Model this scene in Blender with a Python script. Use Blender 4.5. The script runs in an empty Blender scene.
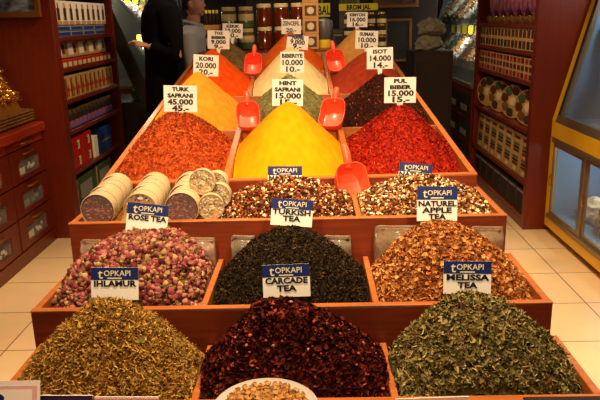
import bpy, math, random
import numpy as np
from mathutils import Matrix, Vector, noise

random.seed(7)
rng = np.random.default_rng(11)
PI = math.pi
SC = bpy.context.scene
COL = SC.collection

# ------------------------------------------------------------------ camera
CF, CP, CY, CR = 651.0, .27137, .0215, -.0263
fwd = Vector((-math.sin(CY)*math.cos(CP), math.cos(CY)*math.cos(CP), -math.sin(CP)))
r0 = Vector((math.cos(CY), math.sin(CY), 0)); u0 = r0.cross(fwd)
rgt = math.cos(CR)*r0 + math.sin(CR)*u0
upv = -math.sin(CR)*r0 + math.cos(CR)*u0
cam = bpy.data.cameras.new('camera'); cam.sensor_width = 36; cam.lens = CF/600*36
cam.clip_start = .05
camo = bpy.data.objects.new('camera', cam); COL.objects.link(camo)
m = Matrix((rgt, upv, -fwd)).transposed().to_4x4(); m.translation = Vector((0, 0, 1.5))
camo.matrix_world = m
SC.camera = camo

def at(px, py, Y):
    d = fwd + (px-300)/CF*rgt - (py-200)/CF*upv
    return Vector((0, 0, 1.5)) + d*(Y/d.y)

# ------------------------------------------------------------------ materials
def lin(c):
    return tuple(((v/255)/12.92 if v/255 <= .04045 else ((v/255+.055)/1.055)**2.4) for v in c)

def mat(name, c, rough=.6, metal=0., bump=0., bscale=200., var=0., vscale=8., stretch=(1, 1, 1), c2=None,
        trans=0., alpha=1., emit=0., coat=0., attr=False, spec=.5, ior=1.45):
    m = bpy.data.materials.new(name); m.use_nodes = True
    nt = m.node_tree; N = nt.nodes; L = nt.links
    b = N['Principled BSDF']
    b.inputs['Roughness'].default_value = rough
    b.inputs['Metallic'].default_value = metal
    b.inputs['Specular IOR Level'].default_value = spec
    b.inputs['IOR'].default_value = ior
    if trans: b.inputs['Transmission Weight'].default_value = trans
    if alpha < 1: b.inputs['Alpha'].default_value = alpha
    if coat: b.inputs['Coat Weight'].default_value = coat; b.inputs['Coat Roughness'].default_value = .15
    lc = lin(c)
    b.inputs['Base Color'].default_value = (*lc, 1)
    if emit:
        b.inputs['Emission Color'].default_value = (*lc, 1); b.inputs['Emission Strength'].default_value = emit
    tc = N.new('ShaderNodeTexCoord'); mp = N.new('ShaderNodeMapping')
    mp.inputs['Scale'].default_value = stretch
    L.new(tc.outputs['Object'], mp.inputs['Vector'])
    if attr:
        a = N.new('ShaderNodeAttribute'); a.attribute_name = 'Col'
        L.new(a.outputs['Color'], b.inputs['Base Color'])
    elif var or c2:
        n = N.new('ShaderNodeTexNoise'); n.inputs['Scale'].default_value = vscale; n.inputs['Detail'].default_value = 4
        L.new(mp.outputs[0], n.inputs['Vector'])
        r = N.new('ShaderNodeValToRGB')
        k2 = lin(c2) if c2 else tuple(v*(1-var) for v in lc)
        r.color_ramp.elements[0].color = (*k2, 1); r.color_ramp.elements[0].position = .32
        r.color_ramp.elements[1].color = (*lc, 1); r.color_ramp.elements[1].position = .66
        L.new(n.outputs['Fac'], r.inputs[0]); L.new(r.outputs[0], b.inputs['Base Color'])
    if bump:
        n2 = N.new('ShaderNodeTexNoise'); n2.inputs['Scale'].default_value = bscale; n2.inputs['Detail'].default_value = 5
        L.new(mp.outputs[0], n2.inputs['Vector'])
        bp = N.new('ShaderNodeBump'); bp.inputs['Strength'].default_value = bump; bp.inputs['Distance'].default_value = .004
        L.new(n2.outputs['Fac'], bp.inputs['Height']); L.new(bp.outputs[0], b.inputs['Normal'])
    return m

M = {}
M['wood'] = mat('orange_wood', (198, 112, 54), .42, var=.3, vscale=6, stretch=(1, 12, 12), bump=.08, bscale=60, coat=.2)
M['board'] = mat('stained_board', (138, 56, 26), .4, var=.35, vscale=6, stretch=(1, 12, 12), bump=.08, bscale=60, coat=.2)
M['red'] = mat('mahogany_wood', (112, 33, 11), .38, var=.28, vscale=5, stretch=(9, 9, .8), bump=.06, bscale=40, coat=.25)
M['redtop'] = mat('polished_mahogany', (170, 58, 26), .28, var=.25, vscale=5, stretch=(9, 1, 9), coat=.4)
M['dark'] = mat('dark_wood', (38, 17, 10), .65, var=.4, vscale=5, stretch=(8, 8, 1))
M['card'] = mat('white_card', (250, 248, 242), .55)
M['navy'] = mat('navy_print', (24, 40, 105), .4)
M['ink'] = mat('black_ink', (14, 12, 14), .5)
M['cream_ink'] = mat('cream_print', (235, 226, 190), .5)
M['herb'] = mat('loose_leaf', (120, 100, 60), .72, attr=True, spec=.1)
M['shiny_herb'] = mat('glossy_flakes', (120, 30, 20), .5, attr=True, spec=.2)
M['powder'] = mat('spice_powder', (220, 160, 40), .95, attr=True, bump=.35, bscale=260, spec=.08)
M['scoop'] = mat('red_plastic', (250, 92, 56), .4, coat=.15)
M['plastic'] = mat('cloudy_plastic', (225, 215, 190), .22, alpha=.45, var=.1)
M['bag'] = mat('clear_film', (190, 176, 150), .16, alpha=.28, bump=.5, bscale=30)
M['tub'] = mat('cream_plastic', (206, 186, 146), .35, alpha=.92)
M['clear'] = mat('clear_lid', (240, 238, 230), .12, alpha=.05)
M['pane'] = mat('window_glass', (220, 232, 235), .04, alpha=.10, spec=.15, ior=1.2)
M['yellow'] = mat('yellow_paint', (236, 194, 40), .4)
M['alu'] = mat('brushed_aluminium', (150, 135, 115), .35, metal=.7)
M['brass'] = mat('aged_brass', (180, 150, 100), .3, metal=.9)
M['gold'] = mat('gold_foil', (235, 180, 70), .25, metal=.85, bump=.4, bscale=60)
M['goldframe'] = mat('gilt_frame', (140, 94, 44), .4, metal=.4)
M['black'] = mat('black_cloth', (7, 7, 8), .95, spec=.1)
M['skin'] = mat('skin', (190, 130, 100), .55)
M['hair'] = mat('black_hair', (16, 12, 10), .6)
M['greyshirt'] = mat('grey_shirt', (165, 158, 158), .85)
M['white'] = mat('white_paper', (225, 218, 205), .5)
M['beige'] = mat('beige_box', (180, 140, 88), .5)
M['tan'] = mat('tan_paper', (190, 140, 80), .5)
M['redbox'] = mat('red_box', (165, 22, 18), .4)
M['brown'] = mat('brown_sweet', (80, 40, 20), .4)
M['blue'] = mat('blue_box', (30, 60, 130), .4)
M['silver'] = mat('silver_box', (150, 148, 150), .35, metal=.3)
M['purple'] = mat('purple_label', (84, 50, 124), .35, c2=(160, 90, 70), vscale=22)
M['green'] = mat('dark_green_box', (38, 60, 40), .5, c2=(70, 90, 50), vscale=25)
M['honey'] = mat('honey', (84, 28, 8), .12, coat=.5)
M['olivejar'] = mat('pale_jar_filling', (104, 78, 38), .2, coat=.4)
M['jarlabel'] = mat('cream_label', (205, 190, 140), .5)
M['greenlabel'] = mat('green_label', (60, 100, 40), .5)
M['yellowtag'] = mat('yellow_tag', (240, 225, 30), .5)
M['china'] = mat('white_china', (240, 236, 228), .15, coat=.5)
M['greymetal'] = mat('grey_metal', (110, 105, 100), .4, metal=.5)
M['pillar'] = mat('grey_plaster', (88, 82, 66), .7)
M['wall'] = mat('dark_wall', (40, 20, 14), .8, var=.3)
M['ceil'] = mat('brown_ceiling', (70, 52, 42), .8)
M['sack'] = mat('canvas_sack', (150, 140, 112), .8, var=.2, vscale=20)
M['lamp'] = mat('lamp_glass', (255, 214, 150), .5, emit=6)
M['tube'] = mat('tube_lamp', (235, 255, 235), .5, emit=5)
M['wicker'] = mat('wicker', (150, 105, 45), .6, bump=.8, bscale=90, c2=(80, 50, 20), vscale=60)
M['case'] = mat('case_lining', (92, 136, 185), .5)
M['pink'] = mat('pink_print', (228, 190, 196), .5)
M['magenta'] = mat('magenta_print', (190, 30, 80), .5)
M['shoe'] = mat('black_leather', (18, 15, 14), .35)
M['trouser'] = mat('dark_trousers', (25, 24, 30), .85)
M['dotred'] = mat('red_filling', (110, 30, 22), .4, c2=(40, 15, 10), vscale=60)

# ------------------------------------------------------------------ mesh builder
class MB:
    def __init__(s): s.v = []; s.f = []; s.m = []
    def add(s, vs, fs, mi=0, T=None):
        b = len(s.v)
        s.v += [tuple(T @ Vector(v)) if T else tuple(v) for v in vs]
        s.f += [tuple(i+b for i in f) for f in fs]; s.m += [mi]*len(fs)
        return s
    def box(s, x0, x1, y0, y1, z0, z1, mi=0, T=None, c=0):
        if c <= 0:
            vs = [(x, y, z) for x in (x0, x1) for y in (y0, y1) for z in (z0, z1)]
            return s.add(vs, [(0, 1, 3, 2), (4, 6, 7, 5), (0, 4, 5, 1), (2, 3, 7, 6), (0, 2, 6, 4), (1, 5, 7, 3)], mi, T)
        import bmesh
        bm = bmesh.new(); bmesh.ops.create_cube(bm, size=1)
        for v in bm.verts:
            v.co = Vector(((x0+x1)/2+v.co.x*(x1-x0), (y0+y1)/2+v.co.y*(y1-y0), (z0+z1)/2+v.co.z*(z1-z0)))
        bmesh.ops.bevel(bm, geom=bm.edges[:], offset=c, segments=1, affect='EDGES', profile=.5)
        bm.verts.index_update()
        vs = [v.co.copy() for v in bm.verts]; fs = [tuple(v.index for v in f.verts) for f in bm.faces]; bm.free()
        return s.add(vs, fs, mi, T)
    def lathe(s, prof, n=20, mi=0, T=None, cap=True):
        vs = []; fs = []
        for r, z in prof:
            for k in range(n):
                a = 2*PI*k/n; vs.append((r*math.cos(a), r*math.sin(a), z))
        for i in range(len(prof)-1):
            for k in range(n):
                k2 = (k+1) % n; fs.append((i*n+k, i*n+k2, (i+1)*n+k2, (i+1)*n+k))
        if cap:
            fs.append(tuple(range(n))[::-1]); fs.append(tuple((len(prof)-1)*n+k for k in range(n)))
        return s.add(vs, fs, mi, T)
    def tube(s, pts, rad, n=10, mi=0, T=None, sq=1.):
        pts = [Vector(p) for p in pts]
        if not hasattr(rad, '__len__'): rad = [rad]*len(pts)
        vs = []; fs = []
        ref = None
        for i, p in enumerate(pts):
            d = (pts[min(i+1, len(pts)-1)]-pts[max(i-1, 0)]).normalized()
            if ref is None: ref = Vector((0, 0, 1)) if abs(d.z) < .9 else Vector((1, 0, 0))
            a = (ref-d*ref.dot(d)).normalized(); b = d.cross(a); ref = a
            for k in range(n):
                t = 2*PI*k/n
                vs.append(p+a*math.cos(t)*rad[i]*sq+b*math.sin(t)*rad[i])
        for i in range(len(pts)-1):
            for k in range(n):
                k2 = (k+1) % n; fs.append((i*n+k, i*n+k2, (i+1)*n+k2, (i+1)*n+k))
        fs.append(tuple(range(n))[::-1]); fs.append(tuple((len(pts)-1)*n+k for k in range(n)))
        return s.add(vs, fs, mi, T)
    def prism(s, poly, y0, y1, mi=0, T=None):   # polygon in XZ pushed along Y
        n = len(poly)
        vs = [(x, y0, z) for x, z in poly]+[(x, y1, z) for x, z in poly]
        fs = [tuple(range(n)), tuple(range(n, 2*n))[::-1]]+[(i, (i+1) % n+0, (i+1) % n+n, i+n) for i in range(n)]
        return s.add(vs, fs, mi, T)
    def ell(s, c, r, n=12, mi=0, T=None):
        vs = []; fs = []; R = 8
        for i in range(1, R):
            for k in range(n):
                a = PI*i/R; t = 2*PI*k/n
                vs.append((c[0]+r[0]*math.sin(a)*math.cos(t), c[1]+r[1]*math.sin(a)*math.sin(t), c[2]+r[2]*math.cos(a)))
        for i in range(R-2):
            for k in range(n):
                k2 = (k+1) % n; fs.append((i*n+k, (i+1)*n+k, (i+1)*n+k2, i*n+k2))
        vs.append((c[0], c[1], c[2]+r[2])); vs.append((c[0], c[1], c[2]-r[2]))
        t, b = len(vs)-2, len(vs)-1
        for k in range(n):
            k2 = (k+1) % n; fs.append((t, k, k2)); fs.append((b, (R-2)*n+k2, (R-2)*n+k))
        return s.add(vs, fs, mi, T)
    def build(s, name, mats, parent=None, smooth=False):
        me = bpy.data.meshes.new(name); me.from_pydata(s.v, [], s.f)
        if not isinstance(mats, (list, tuple)): mats = [mats]
        for x in mats: me.materials.append(M[x] if isinstance(x, str) else x)
        me.polygons.foreach_set('material_index', s.m)
        import bmesh
        bm = bmesh.new(); bm.from_mesh(me); bmesh.ops.recalc_face_normals(bm, faces=bm.faces); bm.to_mesh(me); bm.free()
        if smooth:
            me.polygons.foreach_set('use_smooth', [True]*len(me.polygons))
            me.set_sharp_from_angle(angle=math.radians(40))
        o = bpy.data.objects.new(name, me); COL.objects.link(o)
        if parent: o.parent = parent
        return o

def tag(o, label=None, cat=None, group=None, kind=None):
    for k, v in (('label', label), ('category', cat), ('group', group), ('kind', kind)):
        if v: o[k] = v
    return o
def empty(name, loc, rz=0., rx=0., ry=0.):
    o = bpy.data.objects.new(name, None); COL.objects.link(o)
    o.empty_display_size = .02
    o.location = loc; o.rotation_euler = (rx, ry, rz); return o
def copy_tree(o, parent=None, top=True):
    c = o.copy(); COL.objects.link(c)
    if parent: c.parent = parent
    for ch in list(o.children): copy_tree(ch, c, False)
    return c
ORD = ['first', 'second', 'third', 'fourth', 'fifth', 'sixth', 'seventh', 'eighth', 'ninth', 'tenth', 'eleventh', 'twelfth']

def text(name, s, size, matname, parent, loc, bold=.0, sx=1., align='CENTER', rot=(PI/2, 0, 0), ext=.0003, fit=None):
    cu = bpy.data.curves.new(name, 'FONT'); cu.body = s; cu.size = size; cu.align_x = align; cu.align_y = 'CENTER'
    cu.offset = bold; cu.extrude = ext; cu.resolution_u = 2
    t = bpy.data.objects.new(name, cu)
    me = bpy.data.meshes.new_from_object(t)
    bpy.data.objects.remove(t); bpy.data.curves.remove(cu)
    me.materials.clear(); me.materials.append(M[matname])
    o = bpy.data.objects.new(name, me); COL.objects.link(o); o.parent = parent
    o.location = loc; o.rotation_euler = rot
    if fit:
        w_ = max(v.co.x for v in me.vertices)-min(v.co.x for v in me.vertices); sx = max(.7, min(1.7, fit/w_))
    o.scale = (sx, 1, 1)
    return o

# ------------------------------------------------------------------ room
def struct(name, mb, mats): 
    o = mb.build(name, mats); o['kind'] = 'structure'; return o

def tilemat():
    m = bpy.data.materials.new('cream_floor_tile'); m.use_nodes = True
    N = m.node_tree.nodes; L = m.node_tree.links; b = N['Principled BSDF']
    tc = N.new('ShaderNodeTexCoord'); mp = N.new('ShaderNodeMapping')
    mp.inputs['Location'].default_value = (-1.443+.42*8, -2.80+.4235*16, 0)
    L.new(tc.outputs['Object'], mp.inputs['Vector'])
    br = N.new('ShaderNodeTexBrick'); br.offset = 0; br.squash = 1
    br.inputs['Scale'].default_value = 1; br.inputs['Brick Width'].default_value = .42; br.inputs['Row Height'].default_value = .4235
    br.inputs['Mortar Size'].default_value = .0035; br.inputs['Mortar Smooth'].default_value = .2
    br.inputs['Color1'].default_value = (*lin((228, 196, 150)), 1); br.inputs['Color2'].default_value = (*lin((236, 206, 162)), 1)
    br.inputs['Mortar'].default_value = (*lin((120, 92, 62)), 1)
    L.new(mp.outputs[0], br.inputs['Vector'])
    n = N.new('ShaderNodeTexNoise'); n.inputs['Scale'].default_value = 7; n.inputs['Detail'].default_value = 6
    L.new(tc.outputs['Object'], n.inputs['Vector'])
    mx = N.new('ShaderNodeMixRGB'); mx.blend_type = 'MULTIPLY'; mx.inputs[0].default_value = .18
    L.new(br.outputs['Color'], mx.inputs[1]); L.new(n.outputs['Color'], mx.inputs[2]); L.new(mx.outputs[0], b.inputs['Base Color'])
    b.inputs['Roughness'].default_value = .38
    bp = N.new('ShaderNodeBump'); bp.inputs['Strength'].default_value = .3; bp.inputs['Distance'].default_value = .002; bp.invert = True
    L.new(br.outputs['Fac'], bp.inputs['Height']); L.new(bp.outputs[0], b.inputs['Normal'])
    return m
M['tile'] = tilemat()
M['bluelabel'] = mat('blue_print', (70, 90, 150), .5, c2=(150, 60, 60), vscale=40)
M['fred'] = mat('crimson_petal', (130, 34, 28), .5); M['dustrose'] = mat('dusty_petal', (150, 90, 64), .6)
M['fbrown'] = mat('brown_mix', (150, 105, 62), .7, c2=(84, 52, 30), vscale=90)
M['fdark'] = mat('dark_mix', (70, 50, 36), .7, c2=(34, 24, 18), vscale=90)
struct('floor', MB().box(-2.7, 2.9, -1.5, 9.2, -.05, 0), 'tile')
struct('ceiling', MB().box(-2.7, 2.9, -1.5, 9.2, 3.1, 3.15), 'ceil')
struct('wall_left', MB().box(-2.75, -2.7, -1.5, 9.2, 0, 3.1), 'wall')
struct('wall_right', MB().box(2.9, 2.95, -1.5, 9.2, 0, 3.1), 'wall')
struct('wall_back', MB().box(-2.7, 2.9, 9.2, 9.25, 0, 3.1), 'wall')
struct('wall_front', MB().box(-2.7, 2.9, -1.55, -1.5, 0, 3.1), 'ceil')
struct('wall_pillar', MB().box(.27, .42, 6.0, 6.2, 0, 3.1, c=.01), 'pillar')

# ------------------------------------------------------------------ stepped stall
W = 1.3; TH = .018
def tray_unit(name, xc, y0, y1, zr, label, div=True, bottom=0.0):
    root = empty(name, (xc, y0, 0)); tag(root, label, 'display tray', 'stepped trays of the spice stall')
    h = W/2; d = y1-y0
    MB().box(-h, h, 0, TH, bottom, zr-.0045, c=.002).build('front_board', 'board', root)
    MB().box(-h-.001, h+.001, -.001, TH+.0005, zr-.0045, zr, c=.001).build('rim_strip', 'wood', root)
    for s in (-1, 1):
        MB().box(min(s*h, s*(h-TH)), max(s*h, s*(h-TH)), TH, d-.002, bottom, zr, c=.002).build('side_board', 'wood', root)
    MB().box(-h+TH, h-TH, TH, d-.002, zr-.09, zr-.075).build('tray_floor', 'wood', root)
    if div:
        for s in (-1, 1):
            MB().box(s*W/6-.008, s*W/6+.008, TH, d-.004, zr-.075, zr-(.001 if y0 > 1.3 else .012), c=.0015).build('divider', 'wood', root)
    return root
T0 = (-.050, 1.20, 1.484, .725); T1 = (-.065, 1.486, 1.838, .812); T2 = (-.082, 1.84, 2.176, .930)
tray_unit('wooden_tray', *T0, 'lowest wooden tray step with linden, hibiscus and melissa heaps')
tray_unit('wooden_tray', *T1, 'second wooden tray step with rosebuds, black tea and dried apple')
tray_unit('wooden_tray', *T2, 'third wooden tray step with round tubs and two mixed tea heaps')
# tall sloping bin table for the powders: 4 rows x 3 bins
S3 = .128; Z3 = .971; Y3 = 2.18; L3 = 2.40; X3 = -.085; RZ3 = .0196
root = empty('sloping_spice_table', (X3, Y3, 0), RZ3)
tag(root, 'long sloping wooden spice table divided into twelve bins of powdered spice', 'table')
def slopebox(x0, x1, y0, y1, d0, d1):   # box whose top follows the slope; d = offsets from rim plane (d0 may be None = floor)
    mb = MB()
    vs = []
    for x in (x0, x1):
        for y in (y0, y1):
            zt = Z3+S3*y
            for z in ((0 if d0 is None else zt+d0), zt+d1): vs.append((x, y, z))
    return mb.add(vs, [(0, 1, 3, 2), (4, 6, 7, 5), (0, 4, 5, 1), (2, 3, 7, 6), (0, 2, 6, 4), (1, 5, 7, 3)])
h = W/2
slopebox(-h, h, 0, TH, None, -.0055).build('front_board', 'board', root)
slopebox(-h-.001, h+.001, -.001, TH+.001, -.0055, 0).build('rim_strip', 'wood', root)
slopebox(-h, h, L3-TH, L3, None, 0).build('back_board', 'wood', root)
for s in (-1, 1):
    a, b = sorted((s*h, s*(h-.022))); slopebox(a, b, TH, L3-TH, None, .001).build('side_board', 'wood', root)
slopebox(-h+.022, h-.022, TH, L3-TH, -.10, -.085).build('bin_floor', 'wood', root)
for s in (-1, 1):
    slopebox(s*W/6-.011, s*W/6+.011, TH, L3-TH, -.085, .004).build('long_divider', 'wood', root)
for k in (1, 2, 3):
    for c in (-1, 0, 1):
        slopebox(c*W/3-W/6+.013, c*W/3+W/6-.013, k*.6-.007, k*.6+.007, -.085, -.004).build('cross_divider', 'wood', root)

# ------------------------------------------------------------------ heaps
def tpl_leaf(n=8, k=3, fold=.3, bend=.8, w=.5, twist=.5, jag=.15):
    out = []
    for _ in range(n):
        b = bend*random.uniform(.3, 1.3)*random.choice((-1, 1)); tw = twist*random.uniform(-1, 1); V = []
        for i in range(k+1):
            t = i/k; a = (t-.5)*b
            x = math.sin(a)/b if abs(b) > .01 else t-.5; z = (1-math.cos(a))/b
            ww = w*(.35+.65*math.sin(PI*min(1, t*.9+.08)))*random.uniform(1-jag, 1+jag)/2
            an = tw*(t-.5)*2
            for s in (-1, 0, 1):
                yy = s*ww; zz = abs(s)*fold*ww
                V.append((x, yy*math.cos(an)-zz*math.sin(an), z+yy*math.sin(an)+zz*math.cos(an)))
        out.append(V)
    F = []
    for i in range(k):
        for s in range(2):
            a = i*3+s; F.append((a, a+1, a+4, a+3))
    return np.array(out), F
def tpl_chunk(n=8, f=(1, .8, .6), jit=.25):
    ph = (1+5**.5)/2
    base = np.array([(-1, ph, 0), (1, ph, 0), (-1, -ph, 0), (1, -ph, 0), (0, -1, ph), (0, 1, ph), (0, -1, -ph), (0, 1, -ph), (ph, 0, -1), (ph, 0, 1), (-ph, 0, -1), (-ph, 0, 1)], float)/1.9/2
    F = [(0, 11, 5), (0, 5, 1), (0, 1, 7), (0, 7, 10), (0, 10, 11), (1, 5, 9), (5, 11, 4), (11, 10, 2), (10, 7, 6), (7, 1, 8), (3, 9, 4), (3, 4, 2), (3, 2, 6), (3, 6, 8), (3, 8, 9), (4, 9, 5), (2, 4, 11), (6, 2, 10), (8, 6, 7), (9, 8, 1)]
    return np.array([base*np.array(f)*(1+rng.uniform(-jit, jit, (12, 1))) for _ in range(n)]), F
def tpl_bud(n=6):
    # closed bud: outer petals wrapped in a lathe with a ragged lip, on a pointed calyx
    out = []; K = 8; prof = [(.05, -.62), (.16, -.45), (.30, -.30), (.42, -.05), (.43, .18), (.34, .36), (.17, .40), (.05, .30)]
    for _ in range(n):
        V = []; e = random.uniform(.8, 1.2)
        for j, (r, z) in enumerate(prof):
            for q in range(K):
                a = 2*PI*q/K+j*.22
                rr = r*(1+.16*math.sin(3*a+random.random()*.8)+random.uniform(-.08, .08))*e
                V.append((rr*math.cos(a), rr*math.sin(a), z+(random.uniform(-.1, .1) if j > 3 else 0)))
        out.append(V)
    F = []
    for j in range(len(prof)-1):
        for q in range(K):
            q2 = (q+1) % K; F.append((j*K+q, j*K+q2, (j+1)*K+q2, (j+1)*K+q))
    F.append(tuple((len(prof)-1)*K+q for q in range(K)))
    return np.array(out), F

def heap(name, label, cat, cell, apex, zbase, pieces, under, powers=(1.0, 2.3), matn='herb', rough=.004, res=70, rnd=.12,
         slope=0., frame=None, over=1.06, skirt=.35, group=None, asym=.0, floorz=None):
    """cell (x0,x1,y0,y1) world; apex (x,y,z); zbase = height where the heap meets the cell edge (at y0), slope follows the table"""
    x0, x1, y0, y1 = cell; ax, ay, az = apex
    pw, pn = powers
    seed = Vector((random.uniform(0, 50), random.uniform(0, 50), 0))
    def hz(X, Y):
        dx = np.where(X > ax, (X-ax)/(x1-ax), (ax-X)/(ax-x0)); dy = np.where(Y > ay, (Y-ay)/(y1-ay), (ay-Y)/(ay-y0))
        r = (np.abs(dx)**pn+np.abs(dy)**pn)**(1/pn)
        rr = (np.sqrt(r*r+rnd*rnd)-rnd)/(math.sqrt(1+rnd*rnd)-rnd)
        base = zbase+slope*(Y-y0)
        z = base+(az-base)*(1-rr**pw)
        fl = base-.07
        return np.maximum(z, fl), r
    def nz(X, Y, amp, sc):
        return np.array([noise.noise(Vector((x*sc, y*sc, 0))+seed) for x, y in zip(X.ravel(), Y.ravel())]).reshape(X.shape)*amp
    gx = np.linspace(x0, x1, res); gy = np.linspace(y0, y1, res)
    GX, GY = np.meshgrid(gx, gy)
    GZ, _ = hz(GX, GY)
    N1 = nz(GX, GY, rough*1.6, 16)+nz(GX, GY, rough*.8, 55)
    GZ = GZ+N1
    zb = GZ.min()-.015
    verts = np.stack([GX.ravel(), GY.ravel(), GZ.ravel()], 1)
    idx = np.arange(res*res).reshape(res, res)
    quads = np.stack([idx[:-1, :-1], idx[:-1, 1:], idx[1:, 1:], idx[1:, :-1]], -1).reshape(-1, 4)
    V = [verts]; F4 = [quads]; F3 = []; NG = []
    # skirt closing the mound underneath
    bnd = list(idx[0, :])+list(idx[1:, -1])+list(idx[-1, -2::-1])+list(idx[-2:0:-1, 0])
    nb = len(bnd); sk = verts[bnd].copy()
    sk[:, 2] = np.minimum(sk[:, 2]-.004, (zbase-.07 + slope*(sk[:, 1]-y0)))
    V.append(sk); off = res*res
    sq = np.array([(bnd[i], bnd[(i+1) % nb], off+(i+1) % nb, off+i) for i in range(nb)]); F4.append(sq)
    u = np.array([lin(c) for c in under])
    fr = (nz(GX, GY, 1., 40).ravel()+1)/2 if True else 0
    fr = np.clip((fr-.3)/.4, 0, 1)[:, None]
    cols = [u[0]*(1-fr)+u[-1]*fr, np.repeat(u[:1], nb, 0)]
    off += nb
    faces = [q.tolist() for q in F4]
    allf = [f for q in faces for f in q]
    for tpl, n, size, pal, wts, lift, tilt in pieces:
        tv, tf = tpl
        m = int(n*1.5)
        X = rng.uniform(x0+size*.4, x1-size*.4, m); Y = rng.uniform(y0+size*.4, y1-size*.4, m)
        Z, R = hz(X, Y); e = 1e-3
        base = zbase+slope*(Y-y0)
        ok = (R < 1.28) & (Z > base-.06)
        X, Y, Z = X[ok][:n], Y[ok][:n], Z[ok][:n]; m = len(X)
        zx = (hz(X+e, Y)[0]-hz(X-e, Y)[0])/2/e; zy = (hz(X, Y+e)[0]-hz(X, Y-e)[0])/2/e
        nr = np.stack([-zx, -zy, np.ones(m)], 1); nr /= np.linalg.norm(nr, axis=1)[:, None]
        nr = nr+rng.normal(0, tilt, (m, 3)); nr /= np.linalg.norm(nr, axis=1)[:, None]
        t = rng.normal(0, 1, (m, 3)); t -= (t*nr).sum(1)[:, None]*nr; t /= np.linalg.norm(t, axis=1)[:, None]
        b = np.cross(nr, t)
        s = size*rng.uniform(.65, 1.35, m)
        R3 = np.stack([t, b, nr], 2)*s[:, None, None]
        P = np.stack([X, Y, Z+nz(X, Y, rough*1.6, 16)+rng.uniform(lift[0], lift[1], m)], 1)
        # keep pieces inside the cell walls below the rim
        k = rng.integers(0, len(tv), m)
        vv = np.einsum('mij,mvj->mvi', R3, tv[k])+P[:, None, :]
        vv = vv.reshape(-1, 3)
        nv = tv.shape[1]
        pal_ = np.array([lin(c) for c in pal]); w = np.array(wts, float); w /= w.sum()
        c = pal_[rng.choice(len(pal_), m, p=w)]*rng.uniform(.75, 1.25, (m, 1))
        cc = np.repeat(c, nv, 0)
        if name.startswith('rosebud'):   # pale green-tan calyx at the bottom rings
            ring = np.tile(np.arange(nv)//8, m)
            cal = np.array(lin((150, 135, 70)))
            cc = np.where((ring < 2)[:, None], cal, cc)
            cc = np.where((ring > 5)[:, None], cc*.75+.25*np.array(lin((225, 190, 130))), cc)
        V.append(vv); cols.append(cc)
        offs = off+np.arange(m)*nv
        for f in tf: allf += (offs[:, None]+np.array(f)).tolist()
        off += m*nv
    V = np.concatenate(V); C = np.clip(np.concatenate(cols), 0, 1)
    me = bpy.data.meshes.new(name); me.from_pydata(V.tolist(), [], allf)
    at_ = me.color_attributes.new('Col', 'FLOAT_COLOR', 'POINT')
    at_.data.foreach_set('color', np.concatenate([C, np.ones((len(C), 1))], 1).ravel())
    me.materials.append(M[matn])
    me.polygons.foreach_set('use_smooth', [True]*len(me.polygons))
    o = bpy.data.objects.new(name, me); COL.objects.link(o)
    tag(o, label, cat, group, 'stuff')
    return o

LEAF = tpl_leaf(10, 3, .5, 1.6, .45, .9)
WIDE = tpl_leaf(10, 3, .5, 1.8, .8, .8)
THIN = tpl_leaf(10, 3, .3, 1.4, .14, .8)
THREAD = tpl_leaf(10, 3, .4, 1.5, .2, .9)
FLAKE = tpl_leaf(8, 1, .4, 1., .8, .6)
CHUNK = tpl_chunk()
LONG = tpl_chunk(8, (1, .35, .3), .3)
BUD = tpl_bud()

def cell(T, i, y0=None):
    xc, a, b, zr = T; w = W/3
    return (xc-W/2+i*w+(.02 if i == 0 else (.010 if a > 1.3 else .004)), xc-W/2+(i+1)*w-(.02 if i == 2 else (.010 if a > 1.3 else .004)), (a+TH+.003) if y0 is None else y0, b-.006)

g1 = 'loose tea heaps in the stepped trays'
heap('linden_tea_heap', 'golden green heap of loose linden blossom in the lowest tray', 'tea heap', cell(T0, 0), (-.470, 1.360, .884), .722,
     [(LEAF, 7500, .0105, [(184, 146, 58), (142, 106, 42), (206, 174, 88), (88, 60, 30), (150, 110, 36)], [4, 4, 3, 2, 3], (-.002, .008), .8),
      (THIN, 6500, .019, [(206, 164, 86), (166, 120, 56), (120, 80, 40), (140, 130, 70)], [3, 3, 2, 1], (0, .010), .8),
      (CHUNK, 2600, .0055, [(176, 120, 48), (212, 160, 70), (120, 76, 36)], [1, 1, 1], (0, .010), .8),
      (WIDE, 5, .020, [(176, 176, 110), (190, 180, 120)], [1, 1], (.006, .010), .3)], [(84, 56, 24), (110, 78, 36)], (1.3, 2.5), rough=.007, rnd=.2, group=g1)
heap('hibiscus_tea_heap', 'dark crimson heap of loose hibiscus petals in the lowest tray', 'tea heap', cell(T0, 1), (-.080, 1.360, .878), .722,
     [(WIDE, 5200, .0135, [(76, 26, 16), (46, 17, 11), (104, 38, 22), (146, 62, 38)], [5, 5, 4, 1], (-.002, .009), .9),
      (LEAF, 3400, .014, [(96, 30, 22), (60, 18, 14)], [1, 1], (0, .01), .9),
      (CHUNK, 120, .010, [(180, 90, 66), (160, 70, 52), (190, 136, 104)], [3, 3, 1], (.003, .012), .5)], [(34, 11, 9), (50, 15, 12)], (1.3, 2.5), rough=.010, rnd=.2, matn='herb', group=g1)
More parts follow.
